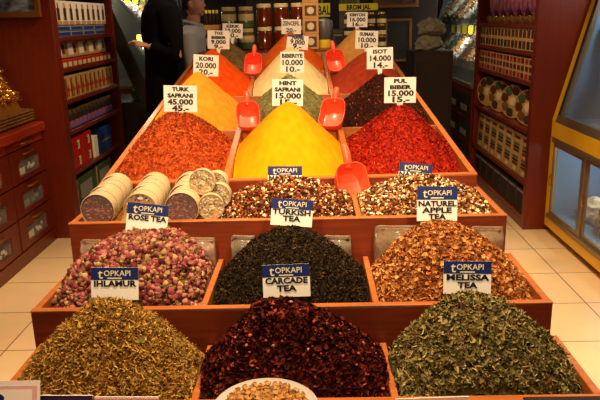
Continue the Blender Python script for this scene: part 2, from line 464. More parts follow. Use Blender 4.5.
heap('melissa_tea_heap', 'grey green heap of loose melissa leaves in the lowest tray', 'tea heap', cell(T0, 2), (.345, 1.360, .881), .722,
     [(LEAF, 8500, .0145, [(122, 112, 60), (92, 84, 42), (160, 146, 92), (52, 48, 26)], [4, 4, 3, 3], (-.002, .009), .8),
      (WIDE, 900, .014, [(110, 108, 60), (150, 140, 88)], [1, 1], (0, .01), .8),
      (THIN, 3200, .024, [(180, 160, 106), (140, 120, 74), (120, 78, 44)], [3, 3, 1], (0, .011), .6)], [(50, 46, 24), (74, 68, 36)], (1.3, 2.5), rough=.007, rnd=.2, group=g1)
heap('rosebud_tea_heap', 'pink heap of dried rosebuds behind the linden card', 'tea heap', cell(T1, 0), (-.450, 1.70, .934), .806,
     [(BUD, 2300, .0165, [(146, 68, 76), (116, 42, 54), (182, 116, 106), (88, 36, 42), (182, 146, 102), (124, 82, 58)], [4, 4, 3, 3, 2, 2], (0, .010), 1.3),
      (LEAF, 1500, .012, [(180, 100, 90), (160, 134, 76), (214, 176, 126)], [2, 2, 2], (0, .014), 1.)], [(80, 42, 30), (104, 62, 38)], (1.7, 2.8), rough=.009, rnd=.5, group=g1)
heap('black_tea_heap', 'near black heap of loose tea leaves behind the carcade card', 'tea heap', cell(T1, 1), (-.068, 1.69, .948), .806,
     [(LEAF, 8500, .010, [(54, 40, 24), (34, 26, 17), (84, 62, 36), (24, 19, 14)], [4, 5, 2, 3], (-.001, .006), .8),
      (THIN, 3500, .013, [(74, 54, 30), (40, 30, 19)], [1, 1], (0, .007), .7)], [(22, 17, 11), (32, 25, 16)], (1.3, 2.5), rough=.006, rnd=.2, group=g1)
heap('dried_apple_tea_heap', 'golden brown heap of curled dried apple bits at the aisle side', 'tea heap', cell(T1, 2), (.345, 1.69, .951), .806,
     [(WIDE, 5600, .0125, [(200, 140, 80), (180, 112, 58), (214, 166, 106), (128, 72, 36)], [4, 4, 2, 3], (-.001, .009), .9),
      (CHUNK, 1600, .0085, [(196, 114, 50), (150, 78, 34)], [1, 1], (0, .008), .9)], [(104, 56, 26), (132, 80, 40)], (1.3, 2.5), rough=.007, rnd=.18, group=g1)
heap('mixed_apple_tea_heap', 'speckled brown and white dried fruit tea heap between tubs and red scoop', 'tea heap', cell(T2, 1), (-.075, 2.05, .997), .925,
     [(CHUNK, 3000, .0115, [(88, 44, 25), (52, 29, 19), (136, 74, 38), (232, 212, 172), (170, 104, 54)], [5, 5, 3, 1.6, 2], (0, .008), .9),
      (WIDE, 1500, .012, [(230, 206, 160), (160, 88, 44), (96, 48, 26)], [1.4, 2, 2], (0, .009), .8)], [(66, 34, 20), (86, 46, 26)], (1.3, 2.8), rough=.005, rnd=.2, group=g1)
heap('pale_mixed_tea_heap', 'speckled cream and brown dried fruit tea heap behind the apple tea card', 'tea heap', cell(T2, 2), (.345, 2.05, .997), .925,
     [(CHUNK, 3000, .0115, [(196, 150, 92), (146, 92, 48), (236, 220, 184), (92, 52, 30), (52, 30, 20)], [3, 3, 1.8, 4, 3], (0, .008), .9),
      (WIDE, 1400, .012, [(236, 220, 182), (160, 104, 54), (100, 56, 32)], [1.3, 2, 2], (0, .009), .8)], [(100, 62, 34), (140, 92, 54)], (1.3, 2.8), rough=.005, rnd=.2, group=g1)

g2 = 'ground spice heaps in the sloping table'
def cell3(i, r):      # in the table's own frame
    w = W/3
    return (-W/2+i*w+(.026 if i == 0 else .0135), -W/2+(i+1)*w-(.026 if i == 2 else .0135), r*.6+(.022 if r == 0 else .011), (r+1)*.6-(.024 if r == 3 else .011))
def h3(name, label, i, r, az, pieces, under, powers=(1., 2.), matn='powder', rough=.003, dxa=0, rnd=.06, dz=-.003):
    c = cell3(i, r)
    o = heap(name, label, 'spice heap', c, ((c[0]+c[1])/2+dxa, r*.6+.31, az), Z3+S3*c[2]+dz, pieces, under, powers, matn, rough, 70, rnd, S3, group=g2)
    o.location = (X3, Y3, 0); o.rotation_euler = (0, 0, RZ3)
    return o
h3('saffron_spice_heap', 'rusty orange heap of shredded saffron threads beside the yellow powder', 0, 0, 1.160,
   [(THREAD, 7500, .016, [(182, 80, 32), (154, 56, 20), (206, 112, 52), (112, 36, 14)], [4, 4, 2, 2], (-.001, .006), .6)], [(150, 52, 16), (190, 80, 26)], (1.35, 2.6), matn='herb', rough=.006, rnd=.25)
h3('turmeric_spice_heap', 'bright yellow powder cone, front middle bin', 1, 0, 1.195, [], [(228, 138, 4), (234, 148, 8)], (1.1, 2.4), rnd=.14)
h3('red_pepper_heap', 'glossy bright red pepper flake heap, front bin at the aisle side', 2, 0, 1.172,
   [(FLAKE, 9000, .009, [(156, 32, 12), (126, 18, 8), (184, 66, 28), (88, 12, 6)], [4, 4, 2, 2], (-.001, .005), .7)], [(130, 18, 8), (166, 32, 12)], (1.1, 2.2), matn='herb', rough=.006, rnd=.12)
h3('curry_powder_heap', 'mustard yellow powder heap behind the rusty saffron threads', 0, 1, 1.273, [], [(222, 138, 36), (234, 154, 46)], (1.12, 2.2))
h3('dried_mint_heap', 'grey green crumbled herb heap behind the bright yellow cone', 1, 1, 1.250,
   [(FLAKE, 5000, .007, [(140, 134, 84), (110, 106, 62), (168, 158, 106)], [3, 3, 2], (-.001, .004), .6)], [(104, 98, 56), (130, 122, 74)], matn='herb')
h3('isot_pepper_heap', 'blackish red crushed pepper heap behind the bright red flakes', 2, 1, 1.243,
   [(FLAKE, 6000, .008, [(62, 22, 10), (40, 15, 8), (104, 38, 16), (170, 84, 44)], [4, 4, 1.5, .5], (-.001, .004), .6)], [(36, 13, 7), (52, 19, 9)], matn='herb')
h3('paprika_heap', 'vivid orange red powder heap behind the mustard yellow one', 0, 2, 1.350, [], [(222, 72, 10), (230, 86, 18)], (1.12, 2.2))
h3('ginger_powder_heap', 'pale cream powder heap in the middle column of bins', 1, 2, 1.352, [], [(222, 198, 138), (232, 210, 152)], (1.12, 2.2))
h3('sumac_heap', 'brick red ground sumac heap behind the blackish pepper', 2, 2, 1.320, [], [(140, 46, 26), (156, 56, 32)], (1.12, 2.2), rough=.004)
h3('thyme_heap', 'olive brown crumbled thyme heap in the rearmost row', 0, 3, 1.395,
   [(FLAKE, 2500, .008, [(140, 116, 66), (110, 88, 48), (164, 140, 86)], [3, 3, 2], (-.001, .004), .6)], [(104, 82, 44), (130, 104, 58)], matn='herb')
h3('chilli_powder_heap', 'deep orange powder heap, middle of the rearmost row', 1, 3, 1.420, [], [(206, 84, 20), (218, 98, 28)], (1.12, 2.2))
h3('cumin_powder_heap', 'tan ground cumin heap in the rearmost row', 2, 3, 1.432, [], [(190, 132, 62), (204, 148, 76)], (1.12, 2.2))

# ------------------------------------------------------------------ cards and price signs
def tea_card(p, lines, label, lean=-.22, rz=0., ry=0., w=.118, hgt=.082):
    root = empty('tea_name_card', p, rz, lean, ry); tag(root, label, 'card', 'tea name cards of the stall')
    MB().box(-w/2, w/2, 0, .0015, 0, hgt).build('card_board', 'card', root)
    hd = MB().box(-w/2, w/2, -.0006, -.0001, hgt*.62, hgt).build('header_panel', 'navy', root)
    text('logo_lettering', 'OPKAPI', .0200, 'cream_ink', hd, (.0065, -.0009, hgt*.815), .0001, 1.0)
    text('logo_initial', 't', .036, 'cream_ink', hd, (-w*.30, -.0012, hgt*.795), .0002, 1.)
    MB().box(-.018, .018, -.0011, -.0007, hgt*.655, hgt*.69).build('logo_underline', 'cream_ink', hd)
    for i, s in enumerate(lines):
        text('name_lettering', s, .0200, 'ink', root, (0, -.0012, hgt*(.50-(.235 if len(lines) < 3 else .19)*i)), .0008, fit=min(.106, .0165*len(s)))
    return root
def cpos(px, py, Y): return at(px, py, Y)
tea_card(cpos(115, 300, 1.50), ['IHLAMUR'], 'blue and white IHLAMUR card in front of the rosebuds', ry=.03, rz=.03)
tea_card(cpos(287, 297, 1.50), ['CARCADE', 'TEA'], 'blue and white CARCADE TEA card in front of the black tea', ry=-.02)
tea_card(cpos(467, 294, 1.50), ['MELISSA', 'TEA'], 'blue and white MELISSA TEA card in front of the dried apple', ry=.03)
tea_card(cpos(146, 233, 1.72), ['ROSE TEA'], 'tilted blue and white ROSE TEA card before the round tubs', ry=.12, w=.115)
tea_card(cpos(291, 226, 1.72), ['TURKISH', 'TEA'], 'tilted blue and white TURKISH TEA card behind the black tea', ry=.09, w=.115, hgt=.075)
tea_card(cpos(437, 221, 1.74), ['NATUREL', 'APPLE', 'TEA'], 'blue and white NATUREL APPLE TEA card behind the dried apple', ry=.02, w=.112, hgt=.096)
tea_card(cpos(285, 190, 2.06), ['NATURAL', 'TEA'], 'blue and white card before the bright yellow cone', ry=.02, w=.112, hgt=.078)
tea_card(cpos(414, 187, 2.06), ['NATUREL', 'TEA'], 'tilted blue and white card below the red pepper flakes', ry=.11, w=.108, hgt=.078)

def price_sign(px, py, Y, lines, label, ry=0., rz=0., w=.115, hgt=.098, stem=.04, blue=False):
    """px,py = bottom centre of the card"""
    p = at(px, py, Y)
    root = empty('price_sign', (p.x, p.y, p.z-stem), rz, -.1, ry); tag(root, label, 'price sign', 'white price signs on the spice heaps')
    MB().box(-w/2, w/2, 0, .0018, stem, stem+hgt, c=.0004).build('sign_board', 'card', root)
    MB().add([(-.012, .001, stem), (.012, .001, stem), (.005, .001, 0), (-.005, .001, 0), (-.012, .003, stem), (.012, .003, stem), (.005, .003, 0), (-.005, .003, 0)],
             [(0, 1, 2, 3), (7, 6, 5, 4), (0, 4, 5, 1), (2, 6, 7, 3), (1, 5, 6, 2), (0, 3, 7, 4)]).build('stake', 'card', root)
    n = len(lines)
    for i, s in enumerate(lines):
        sz = .022 if i < n-2 else .031
        text('price_lettering', s, (sz if n < 4 else sz*.82)*1.12, 'ink', root, (0, -.0006, stem+hgt*(1-(i+.62)/(n+.15))), .0012, fit=min(.098, .0165*len(s)))
    if blue: MB().box(-w/2, w*.2, -.0006, -.0001, stem+hgt*.84, stem+hgt).build('blue_band', 'navy', root)
    return root
price_sign(180, 112, 2.49, ['TURK', 'SAFRANI', '45.000', '45.-'], 'TURK SAFRANI 45.000 price sign on the rusty orange threads', ry=.04, w=.128, hgt=.1)
price_sign(287, 106, 2.49, ['HINT', 'SAFRANI', '15.000', '15.-'], 'HINT SAFRANI 15.000 price sign on the bright yellow cone', ry=.04, w=.118, hgt=.1)
price_sign(400, 103, 2.49, ['PUL', 'BIBER', '15.000', '15.-'], 'PUL BIBER 15.000 price sign on the bright red flakes', ry=.01, w=.12, hgt=.096)
price_sign(205, 76, 3.13, ['KORI', '20.000', '20.-'], 'KORI 20.000 price sign behind the mustard yellow peak', ry=.07, w=.12)
price_sign(292, 73, 3.13, ['BIBERIYE', '10.000', '10.-'], '10.000 price sign on the grey green herb heap', ry=.02, w=.112)
price_sign(380, 69, 3.09, ['ISOT', '14.000', '14.-'], 'ISOT 14.000 price sign on the blackish pepper', ry=.0, w=.122)
price_sign(218, 49, 3.70, ['TOZ', 'BIBER', '9.000', '9.-'], '9.000 price sign on the vivid orange red heap', ry=.05, w=.122, hgt=.1)
price_sign(296, 49, 3.72, ['NANE', '9.000', '9.-'], 'price sign with blue band on the pale cream heap', ry=.12, w=.12, hgt=.075, blue=True)
price_sign(366, 49, 3.69, ['SUMAK', '10.000', '10.-'], 'SUMAK 10.000 price sign on the brick red heap', ry=.05, w=.125)
price_sign(232, 38, 4.29, ['KEKIK', '10.000', '10.-'], '10.000 price sign on the olive brown thyme heap', ry=.06, w=.13, hgt=.09)
price_sign(291, 34, 4.29, ['ZENCEFIL', '20.-'], '20 price sign on the deep orange heap', ry=.03, w=.125, hgt=.09)
price_sign(357, 27, 4.29, ['KIMYON', '16.000', '16.-'], '16.000 price sign on the tan cumin heap', ry=.03, w=.13, hgt=.092)

# ------------------------------------------------------------------ scoops
def make_scoop():
    root = empty('spice_scoop', (0, 0, 0))
    # dish: rounded rectangular trough, long axis +Y towards the handle, rim in XY plane
    n = 28; rings = []; a, b, dp = .040, .052, .036
    def ring(s, z, yo=0):
        out = []
        for k in range(n):
            t = 2*PI*k/n; c, q = math.cos(t), math.sin(t)
            e = 2/3.6
            x = a*s*math.copysign(abs(c)**e, c); y = b*s*math.copysign(abs(q)**e, q)
            x *= 1-.14*(y/b if y < 0 else 0)*-1*0 ; zz = z+(.012*max(0, y/b) if s > .9 else 0)
            out.append((x, y+yo, zz))
        return out
    outer = [ring(.55, -dp), ring(.80, -dp*.9), ring(.93, -dp*.55), ring(1.0, 0)]
    inner = [ring(.965, 0), ring(.88, -dp*.5), ring(.75, -dp*.82), ring(.5, -dp+.003)]
    R = outer+inner; vs = [v for r in R for v in r]; fs = []
    for i in range(len(R)-1):
        for k in range(n):
            k2 = (k+1) % n; fs.append((i*n+k, i*n+k2, (i+1)*n+k2, (i+1)*n+k))
    fs.append(tuple(range(n))[::-1]); fs.append(tuple((len(R)-1)*n+k for k in range(n)))
    MB().add(vs, fs).build('scoop_bowl', 'scoop', root, True)
    MB().tube([(0, b-.006, -.004), (0, b+.008, .004), (0, b+.025, .007), (0, b+.042, .007), (0, b+.046, .006)], [.0085, .010, .010, .009, .004], 10).build('handle', 'scoop', root, True)
    return root
scp = make_scoop()
def scoop(px, py, Y, rz, tilt, label, first=False, s=1.):
    o = scp if first else copy_tree(scp)
    p = at(px, py, Y); o.location = p; o.rotation_euler = (tilt, 0, rz); o.scale = (s, s, s)
    tag(o, label, 'scoop', 'red plastic spice scoops')
scoop(354, 185, 2.08, .42, .95, 'red plastic scoop resting at the foot of the yellow powder bin', True, 1.45)
scoop(332, 113, 2.76, -.30, .75, 'red plastic scoop between green herb heap and blackish pepper', s=1.35)
scoop(248, 115, 2.74, .12, .75, 'red plastic scoop between mustard powder and green herb heap', s=1.25)
scoop(253, 64, 3.80, -.1, .85, 'red plastic scoop between orange red and cream heaps', s=1.3)
scoop(336, 61, 3.86, .25, .85, 'red plastic scoop between cream and brick red heaps', s=1.4)

# ------------------------------------------------------------------ round tubs in the third tray
def make_tub(r=.053, th=.046, fill='dotred'):
    root = empty('round_tub', (0, 0, 0))
    T = Matrix.Translation((0, th/2, 0)) @ Matrix.Rotation(PI/2, 4, 'X')   # axis along Y, front at -Y
    MB().lathe([(r*.90, 0), (r*.97, .003), (r*.94, th*.35), (r*.97, th*.5), (r*.93, th*.62), (r*.95, th*.78)], 28, T=Matrix.Translation((0, th, 0)) @ Matrix.Rotation(PI/2, 4, 'X')).build('tub_body', 'tub', root, True)
    MB().lathe([(r*.97, 0), (r, .002), (r, .009), (r*.98, .011), (r*.955, .011), (r*.955, .004)], 28, T=Matrix.Translation((0, .010, 0)) @ Matrix.Rotation(PI/2, 4, 'X'), cap=False).build('lid_rim', 'tub', root, True)
    mb = MB(); mb.lathe([(r*.955, 0), (r*.955, .001)], 28, T=Matrix.Translation((0, .0045, 0)) @ Matrix.Rotation(PI/2, 4, 'X'), mi=0)
    for k in range(64):
        a = random.uniform(0, 2*PI); q = r*.87*math.sqrt(random.random())
        mb.ell((q*math.cos(a), .003, q*math.sin(a)), (random.uniform(.002, .007), .002, random.uniform(.002, .005)), 6, mi=random.choice((0, 1, 2) if fill == 'dotred' else (1, 1, 2)))
    mb.build('dried_filling', {'dotred': ['dotred', 'fred', 'dustrose'], 'pale': ['beige', 'jarlabel', 'olivejar'], 'mix': ['tan', 'brown', 'card']}[fill], root)
    MB().lathe([(r*.9, 0), (r*.9, .001)], 28, T=Matrix.Translation((0, -.0002, 0)) @ Matrix.Rotation(PI/2, 4, 'X')).build('clear_lid', 'clear', root)
    return root
zt = T2[3]-.074
rows = [(-.650, .052, 'dotred', 'dark red', 'leftmost row'), (-.520, .052, 'mix', 'brown and cream', 'row behind the rose tea card'), (-.396, .052, 'dotred', 'dark red', 'row before the orange threads')]
for x, r, fill, cn, where in rows:
    base = make_tub(r, .046, fill)
    for k in range(6):
        o = base if k == 0 else copy_tree(base)
        o.location = (x+.003*math.sin(k*2.1)-.003*k, 1.868+k*.0485, zt+r+.0005+.001+.006*k*0); o.rotation_euler = (0, .3*k, .03*math.sin(k*3))
        o.location.z = .96
        tag(o, 'round tub of %s filling, %s from front, %s' % (cn, ORD[k], where), 'tub', 'round tubs on the third tray')
MB_ = MB()
base = make_tub(.040, .04, 'pale')
sp = [(211, 207, 1.885, 'lowest one at the front'), (202, 182, 1.935, 'upper one at the front'), (218, 196, 1.955, 'behind the lowest one'), (215, 184, 2.03, 'at the back of its pile')]
for k, (px, py, Y, w_) in enumerate(sp):
    o = base if k == 0 else copy_tree(base); o.location = at(px, py, Y); o.rotation_euler = (-.1, .5*k, .1-.1*k)
    tag(o, 'small round tub of pale yellow filling, '+w_, 'tub', 'small tubs beside the mixed tea')
# tub cradle: loose paper below the rows so that they rest on something
cr = MB().box(-.715, -.29, 1.862, 2.165, zt, .907, c=.003).build('tub_liner', 'tan'); tag(cr, 'tan cardboard liner under the round tubs', 'liner')

# ------------------------------------------------------------------ clear bags tucked behind the second-step heaps
def make_bag(w, hh, d, fill):
    root = empty('clear_bag', (0, 0, 0))
    def pillow(sx, sy, sz, top):
        n = 18; R = 9; vs = []; fs = []
        for i in range(R):
            t = i/(R-1); z = t*sz
            q = math.sin(PI*min(1, t*.78+.12)); ww = sx*(.9+.1*q); dd = sy*max(.06, q**.7 if t < .85 else .18)
            for k in range(n):
                a = 2*PI*k/n; c, s_ = math.cos(a), math.sin(a); e = .55
                vs.append((ww/2*math.copysign(abs(c)**e, c), dd/2*math.copysign(abs(s_)**e, s_)+.003*math.sin(5*a+i), z+.003*math.sin(3*a+i)))
        for i in range(R-1):
            for k in range(n):
                k2 = (k+1) % n; fs.append((i*n+k, i*n+k2, (i+1)*n+k2, (i+1)*n+k))
        fs.append(tuple(range(n))[::-1]); fs.append(tuple((R-1)*n+k for k in range(n)))
        return vs, fs
    MB().add(*pillow(w, d, hh, 1)).build('bag_film', 'bag', root, True)
    MB().add(*pillow(w*.95, d*.85, hh*.93, 1)).build('bag_contents', fill, root, True)
    return root
M['fpink'] = mat('pale_pink_mix', (176, 130, 110), .7, c2=(110, 70, 60), vscale=90)
M['fbrown'] = mat('brown_mix', (150, 105, 62), .7, c2=(84, 52, 30), vscale=90)
M['fdark'] = mat('dark_mix', (70, 50, 36), .7, c2=(34, 24, 18), vscale=90)
for px, py, Y, w_, hh, fill, lab in [(97, 240, 1.806, .105, .11, 'fpink', 'clear bag of pinkish filling behind the rosebuds, outer corner'),
        (201, 238, 1.806, .085, .10, 'fpink', 'clear bag behind the rosebuds beside the first divider'),
        (243, 236, 1.806, .075, .10, 'fdark', 'clear bag of dark filling behind the black tea, rosebud side'),
        (337, 236, 1.806, .085, .10, 'fdark', 'clear bag of dark filling behind the black tea, apple side'),
        (396, 226, 1.806, .13, .125, 'fbrown', 'large clear bag of brown filling behind the dried apple'),
        (487, 227, 1.806, .10, .11, 'fbrown', 'clear bag behind the dried apple at the aisle corner')]:
    o = make_bag(w_, hh, .045, fill); p = at(px, py, Y); o.location = (p.x, p.y, p.z-hh); o.rotation_euler = (0, 0, 0)
    tag(o, lab, 'bag', 'clear bags behind the second step heaps')

# ------------------------------------------------------------------ things on the front ledge
root = empty('front_ledge', (-.05, 0.9, 0)); tag(root, 'low wooden ledge in front of the lowest tray', 'ledge')
MB().box(-.66, .66, 0, .297, .690, .708, c=.002).build('ledge_top', 'wood', root)
MB().box(-.66, .66, 0, .018, 0, .690, c=.002).build('ledge_board', 'wood', root)
# china bowl with dried square blossoms
bc = at(265, 399, 1.07); bc.z = .7085
root = empty('china_bowl', bc); tag(root, 'white china bowl at the front edge before the hibiscus', 'bowl')
R_ = .100
MB().lathe([(.028, 0), (.034, 0), (.034, .006), (.055, .03), (R_-.004, .085), (R_, .094), (R_-.003, .096), (R_-.007, .088), (.052, .034), (.0, .012)], 40, cap=False).build('bowl_body', 'china', root, True)
heapc = []
fill = MB()
fl = MB(); fl.lathe([(.0, .030), (.050, .040), (R_-.012, .084), (.05, .093), (.0, .098)], 28, cap=False)
fb = fl.build('blossom_bed', 'fbrown'); fb.location = bc
fb.name = 'dried_blossom'
tag(fb, 'bed of small dried blossoms filling the white bowl', 'blossoms', None, 'stuff')
def blossom():
    mb = MB()
    for k in range(4):
        a = k*PI/2+.3
        T = Matrix.Rotation(a, 4, 'Z') @ Matrix.Translation((.0045, 0, 0)) @ Matrix.Rotation(-.75, 4, 'Y')
        mb.add([(-.002, -.004, 0), (.007, -.006, .001), (.009, .0, .003), (.007, .006, .001), (-.002, .004, 0), (-.002, -.004, -.0012), (.007, -.006, -.0002), (.009, .0, .002), (.007, .006, -.0002), (-.002, .004, -.0012)],
               [(0, 1, 2, 3, 4), (9, 8, 7, 6, 5), (0, 5, 6, 1), (1, 6, 7, 2), (2, 7, 8, 3), (3, 8, 9, 4), (4, 9, 5, 0)], 0, T)
    mb.ell((0, 0, .001), (.0035, .0035, .003), 8, mi=1)
    return mb.build('dried_blossom', ['tan', 'gold2'])
M['gold2'] = mat('golden_stamen', (210, 150, 40), .6)
bl = blossom(); cnt = 0
for ring_, n in ((0, 1), (.018, 6), (.036, 12), (.054, 17), (.072, 22)):
    for k in range(n):
        o = bl if cnt == 0 else bl.copy()
        if cnt: COL.objects.link(o)
        a = 2*PI*k/n+ring_*30; z = .1-.14*ring_+.003
        o.location = bc+Vector((ring_*math.cos(a), ring_*math.sin(a), z)); o.rotation_euler = (random.uniform(-.4, .4), random.uniform(-.4, .4), random.uniform(0, 6)); 
        tag(o, 'small tan dried blossom with golden heart in the white bowl', 'blossom', 'dried blossoms in the white bowl'); cnt += 1

def flat_card(name, px0, px1, py, Y, hgt, mats, label, lean=-.3, pyr=None):
    a = at(px0, py, Y); b = at(px1, pyr if pyr else py, Y); w = (b-a).length
    root = empty(name, (a+b)/2-Vector((0, 0, hgt)), 0, 0, -math.atan2(b.z-a.z, b.x-a.x)); tag(root, label, 'card')
    MB().box(-w/2, w/2, 0, .002, 0, hgt).build('card_board', 'card', root)
    return root, w
o, w_ = flat_card('ledge_name_card', 37, 92, 395.5, 1.17, .07, None, 'card with navy header before the linden heap, mostly cut off')
MB().box(-w_/2, w_/2, -.001, -.0002, .04, .0701).build('header_panel', 'navy', o)
o, w_ = flat_card('ledge_name_card', 94, 158, 397, 1.17, .07, None, 'white card edged in pink before the linden heap')
MB().box(-w_/2, w_/2, -.001, -.0002, .062, .066).build('pink_border', 'pink', o)
o, w_ = flat_card('ledge_name_card', 396, 470, 399, 1.17, .06, None, 'plain white card edge before the melissa heap', pyr=396.5)
# leaflet
a = at(-45, 383, 1.16); b = at(39, 382, 1.16); w_ = b.x-a.x
root = empty('paper_leaflet', ((a.x+b.x)/2, 1.13, .7085), 0, -.35, 0); tag(root, 'white and pink leaflet with blue oval leaning in the near corner', 'leaflet')
hl = (b.z-.7085)/math.cos(.35)
MB().box(-w_/2, w_/2, 0, .0012, 0, hl).build('leaflet_sheet', 'card', root)
MB().box(-w_/2+.004, w_/2-.006, -.0005, -.0001, 0, hl-.010).build('pink_print', 'pink', root)
MB().box(-w_/2+.012, w_/2-.016, -.0010, -.0006, 0, hl-.018).build('white_print', 'card', root)
MB().lathe([(.0, 0), (.018, 0), (.018, .0004), (0, .0004)], 24, T=Matrix.Translation((-.012, -.0011, hl-.034)) @ Matrix.Rotation(PI/2, 4, 'X') @ Matrix.Diagonal((1.4, .6, 1, 1)), cap=False).build('blue_oval', 'navy', root)
# brown box in the near right corner
a = at(472, 397, 1.17); b = at(602, 391.5, 1.17)
root = empty('counter_box', (a.x, 1.10, .7085)); tag(root, 'long varnished brown box on the ledge before the melissa heap', 'box')
MB().box(0, b.x-a.x+.1, 0, .06, 0, a.z-.7085, c=.004).build('box_body', 'redtop', root)
MB().box(.10, b.x-a.x+.09, -.002, .062, a.z-.7085-.001, a.z-.7085+.004, c=.001).build('lid_strip', 'dark', root)

# ------------------------------------------------------------------ shelving racks
def rack(name, label, xf, xb, y0, y1, zs, top=2.2, near=.1, mat_='red'):
    s = 1 if xb > xf else -1
    root = empty(name, (xf, y0, 0)); tag(root, label, 'shelf unit')
    a, b = sorted((0, xb-xf))
    MB().box(a, b, 0, near, 0, top, c=.003).build('side_panel', mat_, root)
    MB().box(a, b, y1-y0-.05, y1-y0, 0, top, c=.003).build('side_panel', mat_, root)
    MB().box(xb-xf-.01, xb-xf+.01, 0, y1-y0, 0, top).build('back_panel', 'dark', root)
    for z in zs:
        MB().box(a, b, near, y1-y0-.05, z-.028, z, c=.002).build('shelf', mat_, root)
    MB().box(a, b, near, y1-y0-.05, 0, .06).build('plinth', mat_, root)
    return root
ZL = [.20, .47, .765, .985, 1.205, 1.42, 1.76]
rack('wall_shelf_unit', 'tall dark red wooden shelf unit full of boxed sweets beside the drawer cabinet', -1.72, -2.30, 4.48, 5.90, ZL)
ZR = [.09, .34, .705, 1.04, 1.24, 1.425, 1.8]
rack('wall_shelf_unit', 'tall dark red wooden shelf unit with round wooden trays beside the yellow showcase', 1.50, 1.98, 4.47, 6.10, ZR, near=.06)

def pack(name, w, d, hh, body, details, sgn=1):
    """box with its face on local -X side*sgn ... local: x depth 0..d away from aisle, y width, z up. details: list of (name, mat, y0,y1,z0,z1) fractions"""
    root = empty(name, (0, 0, 0))
    a, b = sorted((0, -sgn*d))
    MB().box(a, b, -w/2, w/2, 0, hh, c=.003).build('box_body', body, root)
    for nm, mt, ya, yb, za, zb_ in details:
        a, b = sorted((0, sgn*.0015))
        MB().box(a+(.0001*sgn), b+(.0001*sgn), (ya-.5)*w, (yb-.5)*w, za*hh, zb_*hh).build(nm, mt, root)
    return root
def row(proto, n, x, y0, pitch, z, labf, cat, group, rz=0., ry=0.):
    for k in range(n):
        o = proto if k == 0 else copy_tree(proto)
        o.location = (x, y0+k*pitch, z); o.rotation_euler = (0, ry, rz)
        tag(o, labf % (ORD[k]+' from near end'), cat, group)
# left shelves, faces look to +X (sgn=+1)
X0 = -1.735
pk = pack('sweet_box', .118, .10, .165, 'white', [('picture_print', 'brown', .28, .72, .2, .7), ('picture_tip', 'redbox', .42, .58, .7, .9), ('base_band', 'tan', .05, .95, .03, .16)])
row(pk, 9, X0, 4.65, .126, 1.4995, 'white sweet box with brown picture on top left shelf, %s', 'box', 'white boxes on the top shelf')
pk = pack('flat_tin_box', .26, .14, .036, 'silver', [('dark_band', 'blue', .05, .95, .2, .8)])
for k in range(4):
    for j in range(2):
        o = pk if (k == 0 and j == 0) else copy_tree(pk); o.location = (X0, 4.72+k*.27, 1.4205+j*.0385)
        tag(o, 'flat silver and blue box under white boxes, %s from near end, %s of stack' % (ORD[k], ['bottom', 'top'][j]), 'box', 'flat boxes on the top shelf')
pk = pack('gift_pack', .21, .09, .16, 'beige', [('red_band', 'redbox', 0, 1, .74, 1.), ('window_print', 'brown', .62, .86, .2, .6), ('white_print', 'white', .1, .55, .12, .66)])
row(pk, 5, X0-.04, 4.73, .235, 1.268, 'beige gift pack with red top leaning on the second shelf, %s', 'box', 'gift packs on the second shelf', ry=-.08)
pk = pack('small_red_pack', .095, .10, .055, 'redbox', [('cream_label', 'jarlabel', .2, .9, .1, .7)])
row(pk, 11, X0+.005, 4.645, .104, 1.2065, 'small red pack at the foot of gift packs, %s', 'pack', 'small packs on the second shelf')
pk = pack('golden_pack', .09, .09, .165, 'beige', [('gold_band', 'gold', .1, .5, .1, .9), ('red_strip', 'redbox', .62, .8, .1, .6), ('foot_band', 'redbox', .0, 1., .34, .46)])
row(pk, 11, X0, 4.65, .106, .9855, 'narrow golden pack standing on the third shelf, %s', 'pack', 'golden packs on the third shelf')
# little jars with blue labels
def small_jar(lidm, bodym, labm, r=.034, hh=.1):
    root = empty('small_jar', (0, 0, 0))
    MB().lathe([(r*.9, 0), (r, .006), (r, hh*.75), (r*.7, hh*.85)], 16).build('jar_body', bodym, root, True)
    MB().lathe([(r*.75, hh*.84), (r*.78, hh*.85), (r*.78, hh), (r*.7, hh+.002)], 16).build('jar_lid', lidm, root, True)
    MB().lathe([(r*1.01, hh*.06), (r*1.015, hh*.07), (r*1.015, hh*.42), (r*1.01, hh*.43)], 16, cap=False).build('jar_label', labm, root, True)
    return root
pk = small_jar('brass', 'dark', 'bluelabel', .040, .14)
row(pk, 12, X0-.045, 4.65, .092, .7655, 'small dark jar with blue label on the fourth shelf, %s', 'jar', 'blue labelled jars on the fourth shelf')
pk = pack('red_gift_box', .21, .12, .118, 'redbox', [('round_window', 'jarlabel', .55, .75, .2, .75), ('window_core', 'dark', .5, .64, .3, .65)])
k = 0
for yy in (4.71, 4.935):
    for zz in (.4705, .5895):
        o = pk if k == 0 else copy_tree(pk); k += 1
        o.location = (X0, yy, zz); tag(o, 'red gift box with small pale window, %s of the %s stack' % ('lower' if zz < .5 else 'upper', 'nearer' if yy < 4.8 else 'farther'), 'box', 'red gift boxes on the fifth shelf')
pk = pack('white_carton', .10, .1, .17, 'white', []); pk.location = (X0, 5.13, .4705); tag(pk, 'tall white carton between red gift boxes and blue box', 'box')
pk = pack('blue_carton', .30, .14, .2, 'blue', [('pale_stripe', 'silver', .1, .9, .45, .52)]); pk.location = (X0, 5.40, .4705); tag(pk, 'blue carton on the fifth shelf of the left unit', 'box')
pk = pack('green_patterned_box', .40, .16, .2, 'green', [('gold_edge', 'tan', 0, .05, 0, 1), ('pale_panel', 'silver', .2, .85, .2, .75)])
row(pk, 2, X0, 4.80, .46, .2005, 'dark green patterned box on the lowest left shelf, %s', 'box', 'green boxes on the lowest shelf')

